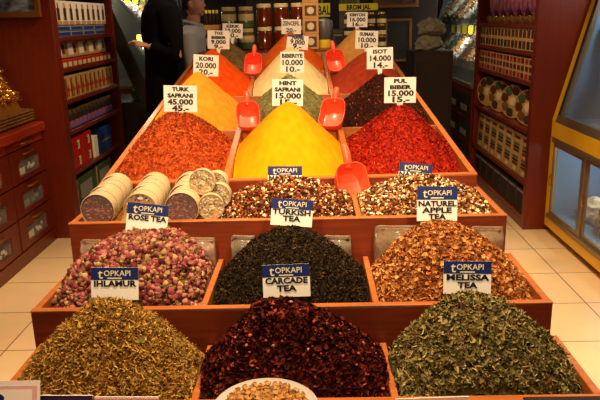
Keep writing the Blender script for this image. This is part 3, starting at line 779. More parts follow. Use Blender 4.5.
# right shelves, faces look to -X (sgn=-1)
X1 = 1.515
def fan_pack():
    root = empty('wrapped_basket', (0, 0, 0))
    MB().lathe([(.075, 0), (.10, .03), (.105, .05)], 20, T=Matrix.Diagonal((.7, 1, 1, 1))).build('basket_base', 'wicker', root, True)
    mb = MB()
    for q in range(7):
        t = -1.05+q*.35; T = Matrix.Translation((0, 0, .04)) @ Matrix.Rotation(t*.55, 4, 'X')
        mb.ell((0, 0, .11), (.045-.012*abs(t), .030, .115), 8, mi=q % 3, T=T)
    mb.build('wrapped_sweets', ['purple', 'fred', 'purple'], root, True)
    MB().tube([(-.02, -.03, .02), (-.045, 0, .05), (-.02, .03, .02)], .008, 6).build('ribbon_bow', 'gold', root, True)
    return root
pk = fan_pack()
for k in range(7):
    o = pk if k == 0 else copy_tree(pk)
    o.location = (X1+.10, 4.66+k*.21, 1.4262); tag(o, 'purple wrapped sweet basket on the top right shelf, %s from near end' % ORD[k], 'basket', 'wrapped baskets on the top shelf')
def grid_box(w, hh, cols, rws, body, wins):
    det = []
    for i in range(cols):
        for j in range(rws):
            det.append(('window_print', wins[(i*3+j*2) % len(wins)], (i+.14)/cols, (i+.86)/cols, (j+.16)/rws, (j+.84)/rws))
    return pack('windowed_box', w, .2, hh, body, det, -1)
pk = grid_box(.176, .155, 2, 2, 'beige', ['brown', 'fbrown', 'brown', 'dark', 'tan'])
row(pk, 8, X1, 4.63, .182, 1.2405, 'beige box with brown windows on the second right shelf, %s', 'box', 'windowed boxes on the second shelf')
pk = grid_box(.176, .155, 2, 3, 'beige', ['dotred', 'brown', 'dotred', 'redbox'])
row(pk, 8, X1, 4.63, .182, 1.0405, 'beige box with small red windows on the third right shelf, %s', 'box', 'windowed boxes on the third shelf')
# yellow end prints
def round_tray():
    root = empty('round_spice_tray', (0, 0, 0))
    Tm = Matrix.Rotation(-PI/2, 4, 'Y')
    r = .128
    MB().lathe([(r, -.06), (r*1.02, -.05), (r*1.02, .0), (r, .004), (r*.95, .004), (r*.95, -.004)], 32, T=Tm, cap=False).build('tray_rim', 'beige', root, True)
    mb = MB(); mb.lathe([(.0, -.058), (r*.99, -.058), (r*.99, -.05), (r*.96, -.004), (0, -.004)], 32, T=Tm, cap=False).build('tray_plate', 'beige', root)
    cols = ['brown', 'greenlabel', 'dotred', 'tan', 'fdark', 'olivejar', 'brown', 'green']
    for k in range(8):
        a = 2*PI*k/8
        MB().lathe([(.0, -.003), (.035, -.003), (.035, .001), (0, .002)], 14, T=Matrix.Rotation(a, 4, 'X') @ Matrix.Translation((0, 0, r*.70)) @ Tm, cap=False).build('spice_cup', cols[k], root)
    MB().lathe([(.0, -.003), (.034, -.003), (.034, .001), (0, .002)], 14, T=Tm, cap=False).build('centre_cup', 'jarlabel', root)
    return root
pk = round_tray()
for k in range(4):
    o = pk if k == 0 else copy_tree(pk)
    o.location = (X1+.05, 4.74+k*.37, .705+.1315); o.rotation_euler = (.3*k, 0, .5)
    tag(o, 'round wooden tray of spice cups standing on edge, %s from near end' % ORD[k], 'tray', 'round trays on the fourth shelf')
def tall_pack():
    det = []
    for j in range(9):
        det.append(('spice_stripe', ['brown', 'dark', 'greenlabel', 'tan'][j % 4], .16, .84, .2+j*.082, .2+j*.082+.06))
    det.append(('hang_hole', 'jarlabel', .3, .7, .05, .14))
    return pack('tall_spice_pack', .19, .05, .30, 'beige', det, -1)
pk = tall_pack()
row(pk, 7, X1+.01, 4.64, .208, .3405, 'tall striped spice pack on the fifth right shelf, %s', 'pack', 'tall packs on the fifth shelf', ry=.05)
pk = pack('flat_spice_pack', .2, .12, .17, 'fdark', [('pale_border', 'silver', .06, .94, .86, .94), ('dark_print', 'dark', .1, .9, .15, .8)], -1)
row(pk, 7, X1+.005, 4.64, .208, .0905, 'dark glossy pack on the lowest right shelf, %s', 'pack', 'dark packs on the lowest shelf')

# ------------------------------------------------------------------ drawer cabinet at the left
root = empty('drawer_cabinet', (-1.88, 1.9, 0)); tag(root, 'red wooden cabinet with small glass fronted drawers along the left side', 'cabinet')
CL = 2.575; Y0c = 1.9
MB().box(-.55, -.02, 0, CL, 0, .80, c=.003).build('cabinet_body', 'red', root)
MB().box(-.56, .025, 0, CL, .80, .862, c=.008).build('worktop', 'redtop', root)
yb = CL
for c in range(4):
    ya = yb-.56
    if ya < 0: break
    MB().box(-.019, -.002, ya+.01, yb-.01, .742, .795, c=.003).build('slim_drawer', 'redtop', root)
    d = None
    h_ = MB().tube([(.0, (ya+yb)/2+.04, .772), (.018, (ya+yb)/2+.03, .772), (.018, (ya+yb)/2-.07, .772), (.0, (ya+yb)/2-.08, .772)], .006, 8).build('handle', 'brass', root, True)
    for j, (za, zb2) in enumerate(((.53, .735), (.315, .52), (.10, .305))):
        mb = MB(); a, b = ya+.012, yb-.012; wi = .11; zt_ = zb2-.065; zl = za+.035
        # frame around the window
        mb.box(-.019, .004, a, b, za, zl); mb.box(-.019, .004, a, b, zt_, zb2)
        mb.box(-.019, .004, a, a+wi, zl, zt_); mb.box(-.019, .004, b-wi, b, zl, zt_)
        dr = mb.build('glass_drawer', 'red', root)
        MB().box(-.004, -.002, a+wi, b-wi, zl, zt_).build('drawer_window', 'pane', dr)
        MB().box(-.019, -.012, a+wi, b-wi, zl, zt_).build('drawer_filling', 'fdark', dr)
        mb = MB()
        for q in range(5):
            mb.ell((-.008, a+wi+.03+q*.022+(b-a-2*wi)*.4, zl+.02+.035*random.random()), (.004, .016, .013), 8)
        mb.box(-.011, -.009, a+wi+.01, a+wi+.11, zl+.005, zl+.05)
        mb.build('wrapped_sweets', 'white' if j != 1 else 'silver', dr, True)
        ym = (ya+yb)/2
        MB().tube([(.002, ym+.07, zb2-.035), (.022, ym+.05, zb2-.03), (.026, ym, zb2-.028), (.022, ym-.05, zb2-.03), (.002, ym-.07, zb2-.035)], .006, 8).build('handle', 'brass', dr, True)
    yb = ya
MB().box(-.02, .006, 0, CL, 0, .09, c=.002).build('plinth', 'red', root)
# wicker tray of gold foil sweets
root = empty('wicker_tray', (-2.13, 3.80, .8625)); tag(root, 'wicker tray on the drawer cabinet holding gold wrapped sweets', 'tray')
mb = MB(); mb.box(-.24, .20, -.55, .66, 0.0005, .012)
for (a, b, c_, d_) in ((-.24, -.225, -.55, .66), (.185, .20, -.55, .66), (-.225, .185, -.55, -.535), (-.225, .185, .645, .66)): mb.box(a, b, c_, d_, .012, .075)
mb.build('tray_body', 'wicker', root)
for z in (.02, .04, .06, .08):
    MB().tube([(.204, -.55, z), (.204, .664, z), (-.24, .664, z)], .010, 8).build('woven_strand', 'wicker', root, True)
mb = MB()
for k in range(420):
    y = random.uniform(-.48, .61); x = random.uniform(-.18, .145)
    z = .10+(.17-x)*2.2*min(1, (.66-y)*9)+random.uniform(-.01, .02)
    T = Matrix.Translation((x, y, max(z, .03))) @ Matrix.Rotation(random.uniform(0, 6), 4, 'Z') @ Matrix.Rotation(random.uniform(-1, 1), 4, 'X')
    mb.ell((0, 0, 0), (.032, .016, .012), 8, T=T)
    for s in (-1, 1): mb.add([(s*.028, 0, 0), (s*.05, .014, .004), (s*.052, -.012, -.004)], [(0, 1, 2)], 0, T)
mb.prism([(-.20, .014), (.17, .014), (.17, .07), (-.20, .88)], -.53, .60)
g = mb.build('gold_wrapped_sweets', 'gold'); g.location = (-2.13, 3.80, .8625)
tag(g, 'sloping pile of gold foil sweets in the wicker tray', 'sweets', None, 'stuff')
# framed seascape on the end panel of the left shelves
def picture(name, xc, yf, zc_, w, hh, fw, label, cols, face=-1):
    root = empty(name, (xc, yf, zc_)); tag(root, label, 'picture')
    mb = MB(); 
    for (a, b, c_, d_) in ((-w/2, w/2, hh/2-fw, hh/2), (-w/2, w/2, -hh/2, -hh/2+fw), (-w/2, -w/2+fw, -hh/2+fw, hh/2-fw), (w/2-fw, w/2, -hh/2+fw, hh/2-fw)):
        mb.box(a, b, -.028, 0, c_, d_, c=.003)
    mb.build('frame', 'goldframe', root)
    m = mat(name+'_paint', cols[0], .5, c2=cols[1], vscale=9, stretch=(1, 1, 2.2))
    MB().box(-w/2+fw, w/2-fw, -.012, -.004, -hh/2+fw, hh/2-fw).build('painting', m, root)
    return root
picture('framed_seascape', -2.06, 4.478, 1.75, .56, .39, .038, 'gilt framed blue and white seascape on the end of the left shelves', [(170, 190, 215), (24, 44, 90)])

# ------------------------------------------------------------------ yellow showcase at the right
root = empty('yellow_showcase', (1.645, 2.0, 0)); tag(root, 'yellow framed glass showcase with sliding doors along the right side', 'showcase')
YS = 2.466
MB().box(0, .6, 0, YS, .04, .11, c=.004).build('base_band', 'yellow', root)
MB().box(.06, .55, .02, YS-.02, 0, .04).build('kick_board', 'dark', root)
MB().box(0, .6, 0, YS, .675, .785, c=.006).build('middle_band', 'yellow', root)
MB().box(.01, .6, .05, YS-.05, .118, .13).build('lower_floor', 'case', root)
MB().box(.57, .6, 0, YS, .11, .675).build('lower_back', 'case', root)
lean = lambda z: .005+.245*(z-.785)
for y0_, y1_ in ((0, .035), (YS-.06, YS)):
    MB().box(0, .6, y0_, y1_, .11, .675, c=.003).build('end_post', 'yellow', root)
    MB().prism([(0, .785), (lean(1.95), 1.95), (.6, 1.95), (.6, .785)], y0_, y1_).build('end_panel', 'yellow', root)
MB().box(.03, .57, YS-.066, YS-.0605, .13, .675).build('end_lining', 'case', root)
MB().prism([(.012, .80), (lean(1.93)+.02, 1.93), (.57, 1.93), (.57, .80)], YS-.066, YS-.0605).build('end_lining', 'case', root)
# lower aluminium frames
mb = MB(); mb.box(-.004, .03, .035, YS-.035, .11, .14, c=.002); mb.box(-.004, .03, .035, YS-.035, .645, .675, c=.002); mb.build('lower_rail', 'alu', root)
ys_ = [YS-.035, 1.90, 1.2, .5]
for i, yy in enumerate(ys_[:3]):
    o_ = .002+.012*(i % 2); y2 = ys_[i+1]-.02
    mb = MB(); mb.box(o_, o_+.014, yy-.045, yy, .14, .645, c=.002); mb.box(o_, o_+.014, y2, y2+.05, .14, .645, c=.002)
    mb.box(o_, o_+.014, y2+.05, yy-.045, .14, .165); mb.box(o_, o_+.014, y2+.05, yy-.045, .62, .645)
    fr_ = mb.build('sliding_door', 'alu', root)
    MB().box(o_+.005, o_+.009, y2+.05, yy-.045, .165, .62).build('door_pane', 'pane', fr_)
    MB().tube([(o_-.001, yy-.022, .34), (o_-.012, yy-.022, .36), (o_-.012, yy-.022, .40), (o_-.001, yy-.022, .42)], .005, 8).build('door_handle', 'brass', fr_, True)
# upper leaning frame
def leanbox(off0, off1, y0_, y1_, z0, z1, nm, mt):
    return MB().prism([(lean(z0)+off0, z0), (lean(z1)+off0, z1), (lean(z1)+off1, z1), (lean(z0)+off1, z0)], y0_, y1_).build(nm, mt, root)
leanbox(-.004, .03, .035, YS-.035, .785, .835, 'lower_window_rail', 'alu')
leanbox(-.002, .03, YS-.11, YS-.062, .835, 1.95, 'window_stile', 'alu')
leanbox(-.008, .012, YS-.09, YS-.075, .835, 1.95, 'window_trim', 'dark')
leanbox(.012, .016, .035, YS-.11, .835, 1.9, 'front_glass', 'pane')
MB().box(.57, .6, 0, YS, .785, 1.95).build('upper_back', 'case', root)
MB().box(.02, .57, .035, YS-.035, .787, .80).build('upper_floor', 'case', root)
MB().box(.20, .57, .035, YS-.035, 1.24, 1.255).build('glass_shelf', 'pane', root)
MB().box(.1, .6, 0, YS, 1.95, 1.98).build('top_board', 'yellow', root)
# goods inside
def red_jar():
    r = empty('sweet_jar', (0, 0, 0))
    MB().lathe([(.055, 0), (.062, .01), (.062, .13), (.05, .15)], 20).build('jar_body', 'tan', r, True)
    MB().lathe([(.0625, .02), (.064, .022), (.064, .12), (.0625, .122)], 20, cap=False).build('jar_label', 'redbox', r, True)
    MB().lathe([(.052, .149), (.056, .151), (.056, .172), (.05, .175)], 20).build('jar_lid', 'white', r, True)
    return r
pk = red_jar()
for k in range(5):
    o = pk if k == 0 else copy_tree(pk); o.location = (1.935, 4.33-k*.17, 1.2555)
    tag(o, 'jar with red label on the glass shelf of the showcase, %s from its far end' % ORD[k], 'jar', 'red labelled jars in the showcase')
def crinkle(name, c, s, mt, label, cat, seed, group=None):
    import bmesh
    bm = bmesh.new(); bmesh.ops.create_icosphere(bm, subdivisions=3, radius=1)
    sv = Vector((seed*3.1, seed, 0))
    for v in bm.verts:
        n_ = noise.noise(v.co*2.2+sv)*.35+noise.noise(v.co*6+sv)*.12
        v.co = v.co*(1+n_); v.co.z = max(v.co.z, -.75)
        v.co = Vector((v.co.x*s[0], v.co.y*s[1], v.co.z*s[2]))
    zmin = min(v.co.z for v in bm.verts)
    for v in bm.verts: v.co.z -= zmin
    me = bpy.data.meshes.new(name); bm.to_mesh(me); bm.free(); me.materials.append(M[mt])
    o = bpy.data.objects.new(name, me); COL.objects.link(o); o.location = c; tag(o, label, cat, group); return o
for k, (y, mt, ds) in enumerate(((4.22, 'white', 'crumpled white bag in the lower showcase nearest the shelf unit'), (3.95, 'gold', 'golden wrapped bundle in the lower showcase behind the sliding door'), (3.62, 'sack', 'beige wrapped bundle in the lower showcase at the picture edge'), (3.3, 'white', 'crumpled white bag in the lower showcase farther from the shelf unit'))):
    crinkle('wrapped_bundle', (1.90, y, .1305), (.10, .13, .10), mt, ds, 'bundle', k+1, 'bundles in the lower showcase')
pk = pack('magenta_box', .16, .1, .16, 'magenta', [('yellow_print', 'yellow', .1, .5, .2, .6)], -1); pk.location = (1.80, 3.72, .8005); tag(pk, 'magenta box on the upper floor of the yellow showcase', 'box')
crinkle('pale_wrapped_parcel', (2.03, 4.17, .8005), (.11, .17, .20), 'case', 'pale blue grey parcel in the upper showcase', 'parcel', 9)

# ------------------------------------------------------------------ back counter and jars
CT = 1.292
root = empty('back_counter', (-.1, 4.60, 0)); tag(root, 'dark red counter behind the spice table carrying jars', 'counter')
MB().box(-.66, .57, 0, .03, 0, CT-.02, c=.003).build('front_board', 'red', root)
MB().box(-.68, .59, -.0, .62, CT-.02, CT, c=.004).build('counter_top', 'red', root)
MB().box(-.66, -.63, .03, .6, 0, CT-.02).build('side_board', 'red', root); MB().box(.54, .57, .03, .6, 0, CT-.02).build('side_board', 'red', root)
def big_jar(r, hh, body, lid='white', lab='jarlabel', lz=(.25, .6)):
    root = empty('preserve_jar', (0, 0, 0))
    MB().lathe([(r*.86, 0), (r, .008), (r*1.0, hh*.74), (r*.86, hh*.83)], 20).build('jar_body', body, root, True)
    MB().lathe([(r*.88, hh*.825), (r*.92, hh*.835), (r*.92, hh*.985), (r*.86, hh)], 20).build('jar_lid', lid, root, True)
    if lab: MB().lathe([(r*1.004, hh*lz[0]), (r*1.012, hh*(lz[0]+.01)), (r*1.012, hh*lz[1]), (r*1.004, hh*(lz[1]+.01))], 20, cap=False).build('jar_label', lab, root, True)
    return root
HJ = .158
hz_ = [(266, ), (283,), (301,)]
pj = big_jar(.056, HJ, 'honey', 'jarlabel', None)
i = 0
for lev in range(2):
    for c, px in enumerate((265, 282, 299)):
        p = at(px, 40, 4.86)
        o = pj if i == 0 else copy_tree(pj); i += 1
        o.location = (p.x, 4.86, CT+lev*(HJ+.001)+.0003)
        tag(o, 'amber honey jar, %s layer, %s from the green labelled jars' % (['lower', 'upper'][lev], ORD[c]), 'jar', 'honey jars on the back counter')
pj = big_jar(.054, .150, 'olivejar', 'jarlabel', 'jarlabel', (.36, .66))
MB().lathe([(.0542, .012), (.0552, .013), (.0552, .045), (.0542, .046)], 20, cap=False).build('green_band', 'greenlabel', pj, True); i = 0
for lev in range(2):
    for c, px in enumerate((230, 247)):
        p = at(px, 40, 4.86)
        o = pj if i == 0 else copy_tree(pj); i += 1
        o.location = (p.x, 4.86, CT+lev*.1503+.0003)
        tag(o, 'pale jar with green label, %s layer, %s' % (['lower', 'upper'][lev], ['farther from the honey', 'beside the honey'][c]), 'jar', 'green labelled jars on the back counter')
pj = big_jar(.048, .145, 'brown', 'tan', 'jarlabel'); i = 0
for c, px in enumerate((212,)):
    p = at(px, 40, 4.86); pj.location = (p.x, 4.86, CT+.0003); tag(pj, 'brown preserve jar at the customer end of the jar row', 'jar')
# three little bottles with yellow caps
def bottle():
    r = empty('small_bottle', (0, 0, 0))
    MB().lathe([(.012, 0), (.014, .004), (.014, .055), (.006, .07), (.006, .08)], 14).build('bottle_body', 'dark', r, True)
    MB().lathe([(.0085, .079), (.009, .08), (.009, .1), (.008, .102)], 12).build('bottle_cap', 'yellowtag', r, True)
    return r
bx = at(212, 20, 4.86)
o_ = MB().box(-.055, .055, -.04, .04, 0, .035, c=.003).build('bottle_carton', 'tan'); o_.location = (bx.x, 4.86, CT+.1465); tag(o_, 'low brown carton carrying four small bottles', 'carton')
pj = bottle()
for k in range(4):
    o = pj if k == 0 else copy_tree(pj); o.location = (bx.x-.039+.026*k, 4.85, CT+.182)
    tag(o, 'small dark bottle with yellow cap, %s in the row on its carton' % ORD[k], 'bottle', 'yellow capped bottles')
# stacked wooden boxes with round windows
pk = empty('round_window_box', (0, 0, 0))
MB().box(-.056, .056, -.05, .05, 0, .104, c=.003).build('box_body', 'tan', pk)
MB().box(-.04, .04, -.053, -.0505, .018, .086).build('dark_panel', 'brown', pk)
MB().lathe([(.0, 0), (.024, 0), (.024, .003), (0, .003)], 18, T=Matrix.Translation((0, -.0535, .052)) @ Matrix.Rotation(PI/2, 4, 'X'), cap=False).build('round_window', 'jarlabel', pk)
for k in range(4):
    p = at(311, 40, 4.72)
    o = pk if k == 0 else copy_tree(pk); o.location = (p.x, 4.72, CT+.0003+k*.1045)
    tag(o, 'brown box with round window on the back counter, %s from the bottom' % ORD[k], 'box', 'round window boxes in a stack')
# grey urn, black box, dark jars with gold lids
p = at(324, 40, 4.9); root = empty('grey_urn', (p.x, 4.9, CT+.0003)); tag(root, 'grey metal urn on the back counter beside the pillar', 'urn')
MB().lathe([(.050, 0), (.054, .01), (.054, .06)], 20).build('urn_base', 'yellow', root, True)
MB().lathe([(.056, .06), (.060, .065), (.066, .16), (.062, .19), (.03, .205)], 24).build('urn_body', 'greymetal', root, True)
MB().lathe([(.008, .204), (.010, .206), (.014, .218), (.004, .226)], 12).build('lid_knob', 'greymetal', root, True)
p = at(336, 45, 4.9); root = empty('black_cash_box', (p.x+.02, 4.98, CT+.0003)); tag(root, 'black cash box between the grey urn and the dark jars', 'box')
MB().box(-.06, .06, -.05, .05, 0, .13, c=.005).build('box_body', 'shoe', root); MB().box(-.03, .03, -.055, -.0505, .08, .09).build('box_handle', 'greymetal', root)
pj = small_jar('gold', 'dark', 'jarlabel', .034, .078); i = 0
for lev in range(3):
    for c in range(4):
        p = at(349, 40, 4.86)
        o = pj if i == 0 else copy_tree(pj); i += 1
        o.location = (p.x+.078*c, 4.86, CT+.0003+lev*.0805)
        tag(o, 'dark little jar with gold lid, %s layer, %s from the pillar' % (['bottom', 'middle', 'top'][lev], ORD[c]), 'jar', 'gold lidded jars on the back counter')
# yellow signs behind
for px0, px1, py0, py1, Y, txt, lab in ((314, 330, 3, 17, 5.9, 'BAL', 'bright yellow sign beside the grey pillar, honey jar side'), (339, 378, 3, 11, 5.9, 'BROM JAL', 'bright yellow sign with black letters above the gold lidded jars')):
    a = at(px0, py1, Y); b = at(px1, py0, Y); w = b.x-a.x; hh = b.z-a.z
    root = empty('yellow_sign', ((a.x+b.x)/2, Y, a.z)); tag(root, lab, 'sign')
    MB().box(-w/2, w/2, 0, .01, 0, hh).build('sign_board', 'yellowsign' if 'yellowsign' in M else 'yellowtag', root)
    text('sign_lettering', txt, hh*.95, 'ink', root, (0 if len(txt) > 3 else w*.12, -.002, hh*.45), .002, .85 if len(txt) > 3 else .6)
    MB().box(-.01, .01, .011, .03, hh-.02, 3.1-a.z).build('hanging_bar', 'greymetal', root)
# pale pillow shaped sacks on a cabinet
cb = empty('low_cupboard', (.99, 5.8, 0)); tag(cb, 'dark cupboard behind the spice table on the display counter side', 'cupboard')
MB().box(-.09, .25, 0, .5, 0, 1.20, c=.004).build('cupboard_body', 'dark', cb)
MB().box(-.07, .23, -.012, -.001, .1, 1.1, c=.003).build('cupboard_door', 'wall', cb)
crinkle('stuffed_sack', (1.06, 6.0, 1.2005), (.12, .1, .075), 'sack', 'beige stuffed sack on the dark cupboard, lower of the two', 'sack', 21, 'beige sacks on the cupboard')
crinkle('stuffed_sack', (1.08, 6.0, 1.33), (.11, .1, .085), 'sack', 'beige stuffed sack on the dark cupboard, upper of the two', 'sack', 24, 'beige sacks on the cupboard')
# back wall furniture and pictures
pw = empty('dark_cabinet', (.5, 7.6, 0)); tag(pw, 'tall dark cabinet standing behind the grey pillar', 'cabinet')
MB().box(-1.2, .93, 0, .4, 0, 2.3, c=.005).build('cabinet_body', 'dark', pw)
for k in range(4): MB().box(-1.15+k*.54, -.66+k*.54, -.015, -.001, .1, 1.1, c=.004).build('cabinet_door', 'wall', pw)
a = at(384, 62, 7.57); b = at(412, 18, 7.57)
M['plantpaint'] = M['green']
picture('framed_plant_picture', (a.x+b.x)/2, 7.58, (a.z+b.z)/2, b.x-a.x, b.z-a.z, .03, 'gilt framed dark plant picture on the tall cabinet', [(30, 48, 26), (40, 16, 10)])
a = at(378, 8, 7.57)
picture('framed_brown_picture', a.x+.2, 7.58, a.z+.2, .5, .4, .035, 'wide brown framed picture above the plant picture', [(120, 70, 40), (60, 30, 20)])

# ------------------------------------------------------------------ rear display counters
def display_counter(name, label, x, y0, y1, s, ztop=.87):
    """front plane at x, depth goes s direction"""
    root = empty(name, (x, y0, 0)); tag(root, label, 'display counter')
    D = y1-y0
    def bx(a, b, c_, d_, e, f, c=0):
        a, b = sorted((a*s, b*s)); return MB().box(a, b, c_, d_, e, f, c=c)
    bx(0, .7, 0, D, 0, ztop-.04, .003).build('counter_body', 'red', root)
    bx(-.02, .72, 0, D, ztop-.04, ztop, .006).build('counter_edge', 'alu', root)
    n = int(D/.42)
    for k in range(n):
        for j in range(3):
            ya = k*D/n; dr = bx(-.012, -.001, ya+.03, ya+D/n-.03, .08+j*.24, .08+j*.24+.2, .004).build('drawer', 'dark', root)
            bx(-.014, -.0125, ya+.12, ya+D/n-.12, .12+j*.24, .18+j*.24).build('drawer_window', 'sack', dr)
    for z0, z1, x0, x1 in ((ztop+.12, ztop+.44, .05, .33), (ztop+.54, ztop+.86, .16, .42)):
        mb = MB()
        mb.prism([(s*x0, z0), (s*x1, z1), (s*x1, z1-.02), (s*x0, z0-.02)], .02, D-.02)
        mb.build('sloping_shelf', 'greymetal', root)
        nb_ = int(D/.3)
        for k in range(nb_+1):
            y = .03+(D-.06)*k/nb_
            MB().prism([(s*x0, z0), (s*x1, z1), (s*x1, z1+.03), (s*x0, z0+.03)], y-.004, y+.004).build('shelf_divider', 'alu', root)
    for y in (0, D-.02):
        MB().prism([(s*.0, ztop), (s*.24, 1.9), (s*.7, 1.9), (s*.7, ztop)], y, y+.02).build('end_frame', 'pane', root)
    MB().prism([(s*.0, ztop), (s*.24, 1.9), (s*.245, 1.9), (s*.005, ztop)], .02, D-.02).build('front_glass', 'pane', root)
    bx(.24, .72, 0, D, 1.9, 1.95).build('top_board', 'dark', root)
    bx(.69, .7, .02, D-.02, ztop, 1.9).build('back_board', 'pillar', root)
    bx(.30, .33, .1, D-.1, 1.86, 1.885).build('tube_lamp', 'tube', root)
    # goods: one mound per bin + a yellow tag
    for q, (z0, z1, x0, x1) in enumerate(((ztop+.12, ztop+.44, .05, .33), (ztop+.54, ztop+.86, .16, .42))):
        nb_ = int(D/.3)
        for k in range(nb_):
            ya = .03+(D-.06)*k/nb_; yb_ = .03+(D-.06)*(k+1)/nb_
            mb = MB(); 
            for t in range(60):
                u = random.uniform(.08, .70); y = random.uniform(ya+.035, yb_-.035)
                xx = x0+(x1-x0)*u; zz = z0+(z1-z0)*u+.04
                mb.box(-.02, .02, -.018, .018, -.012, .012, T=Matrix.Translation((s*xx, y, zz)) @ Matrix.Rotation(random.uniform(0, 3), 4, 'Z') @ Matrix.Rotation(random.uniform(-.4, .4)-s*.6, 4, 'Y'))
            mt = ['white', 'beige', 'fbrown', 'white', 'tan', 'greenlabel'][(k+q*3) % 6]
            o = mb.build('sweets_heap', mt); o.location = (x, y0, 0)
            tag(o, '%s sweets in %s, %s row, %s bin' % (mt if mt in ('white', 'beige', 'tan') else {'fbrown': 'brown', 'greenlabel': 'green', 'case': 'grey blue'}[mt], 'right rear display counter' if s > 0 else 'left rear display counter', ['lower', 'upper'][q], ORD[k]), 'sweets', 'sweets in the rear display counter', 'stuff')
            u = .86
            T = Matrix.Translation((s*(x0+(x1-x0)*u), (ya+yb_)/2, z0+(z1-z0)*u+.004))
            t_ = empty('yellow_price_tag', (x+s*(x0+(x1-x0)*u), y0+(ya+yb_)/2, z0+(z1-z0)*u+.016))
            tag(t_, 'yellow price tag, %s row, %s bin of the %s rear display counter' % (['lower', 'upper'][q], ORD[k], 'right' if s > 0 else 'left'), 'price tag', 'yellow tags in the rear display counter')
            MB().box(-.028, .028, 0, .004, .005, .10).build('tag_card', 'yellowtag', t_)
            t_.rotation_euler = (0, 0, -s*.5)
            MB().box(-.01, .01, 0, .004, .0, .005).build('tag_foot', 'yellowtag', t_)
    return root
display_counter('display_counter', 'glass display counter of sweets behind the shelf unit with round trays', 1.50, 6.16, 8.6, 1)
# left rear: slanted dark ended counter, farther case
display_counter('display_counter', 'glass display counter of sweets behind the shelf unit of boxed sweets', -1.52, 6.9, 8.9, -1)
root = empty('green_goods_counter', (-1.60, 5.98, 0)); tag(root, 'dark counter with a slanted end panel beyond the boxed sweets', 'counter')
MB().box(-.6, .15, 0, .75, 0, .80, c=.004).build('counter_body', 'dark', root)
MB().prism([(.15, .80), (-.28, 1.95), (-.40, 1.95), (.03, .80)], 0, .04).build('slanted_panel', 'dark', root)
for k, (dx, mt, w_) in enumerate(((-.02, 'greenlabel', 'nearer the boxed sweets'), (.07, 'green', 'nearer the aisle'))):
    crinkle('green_leaf_bundle', (-1.60+dx, 6.14+.16*k, .8005), (.075, .075, .09), mt, 'dark green leafy bundle on the rear left counter, '+w_, 'bundle', 31+k, 'green bundles on the rear counter')

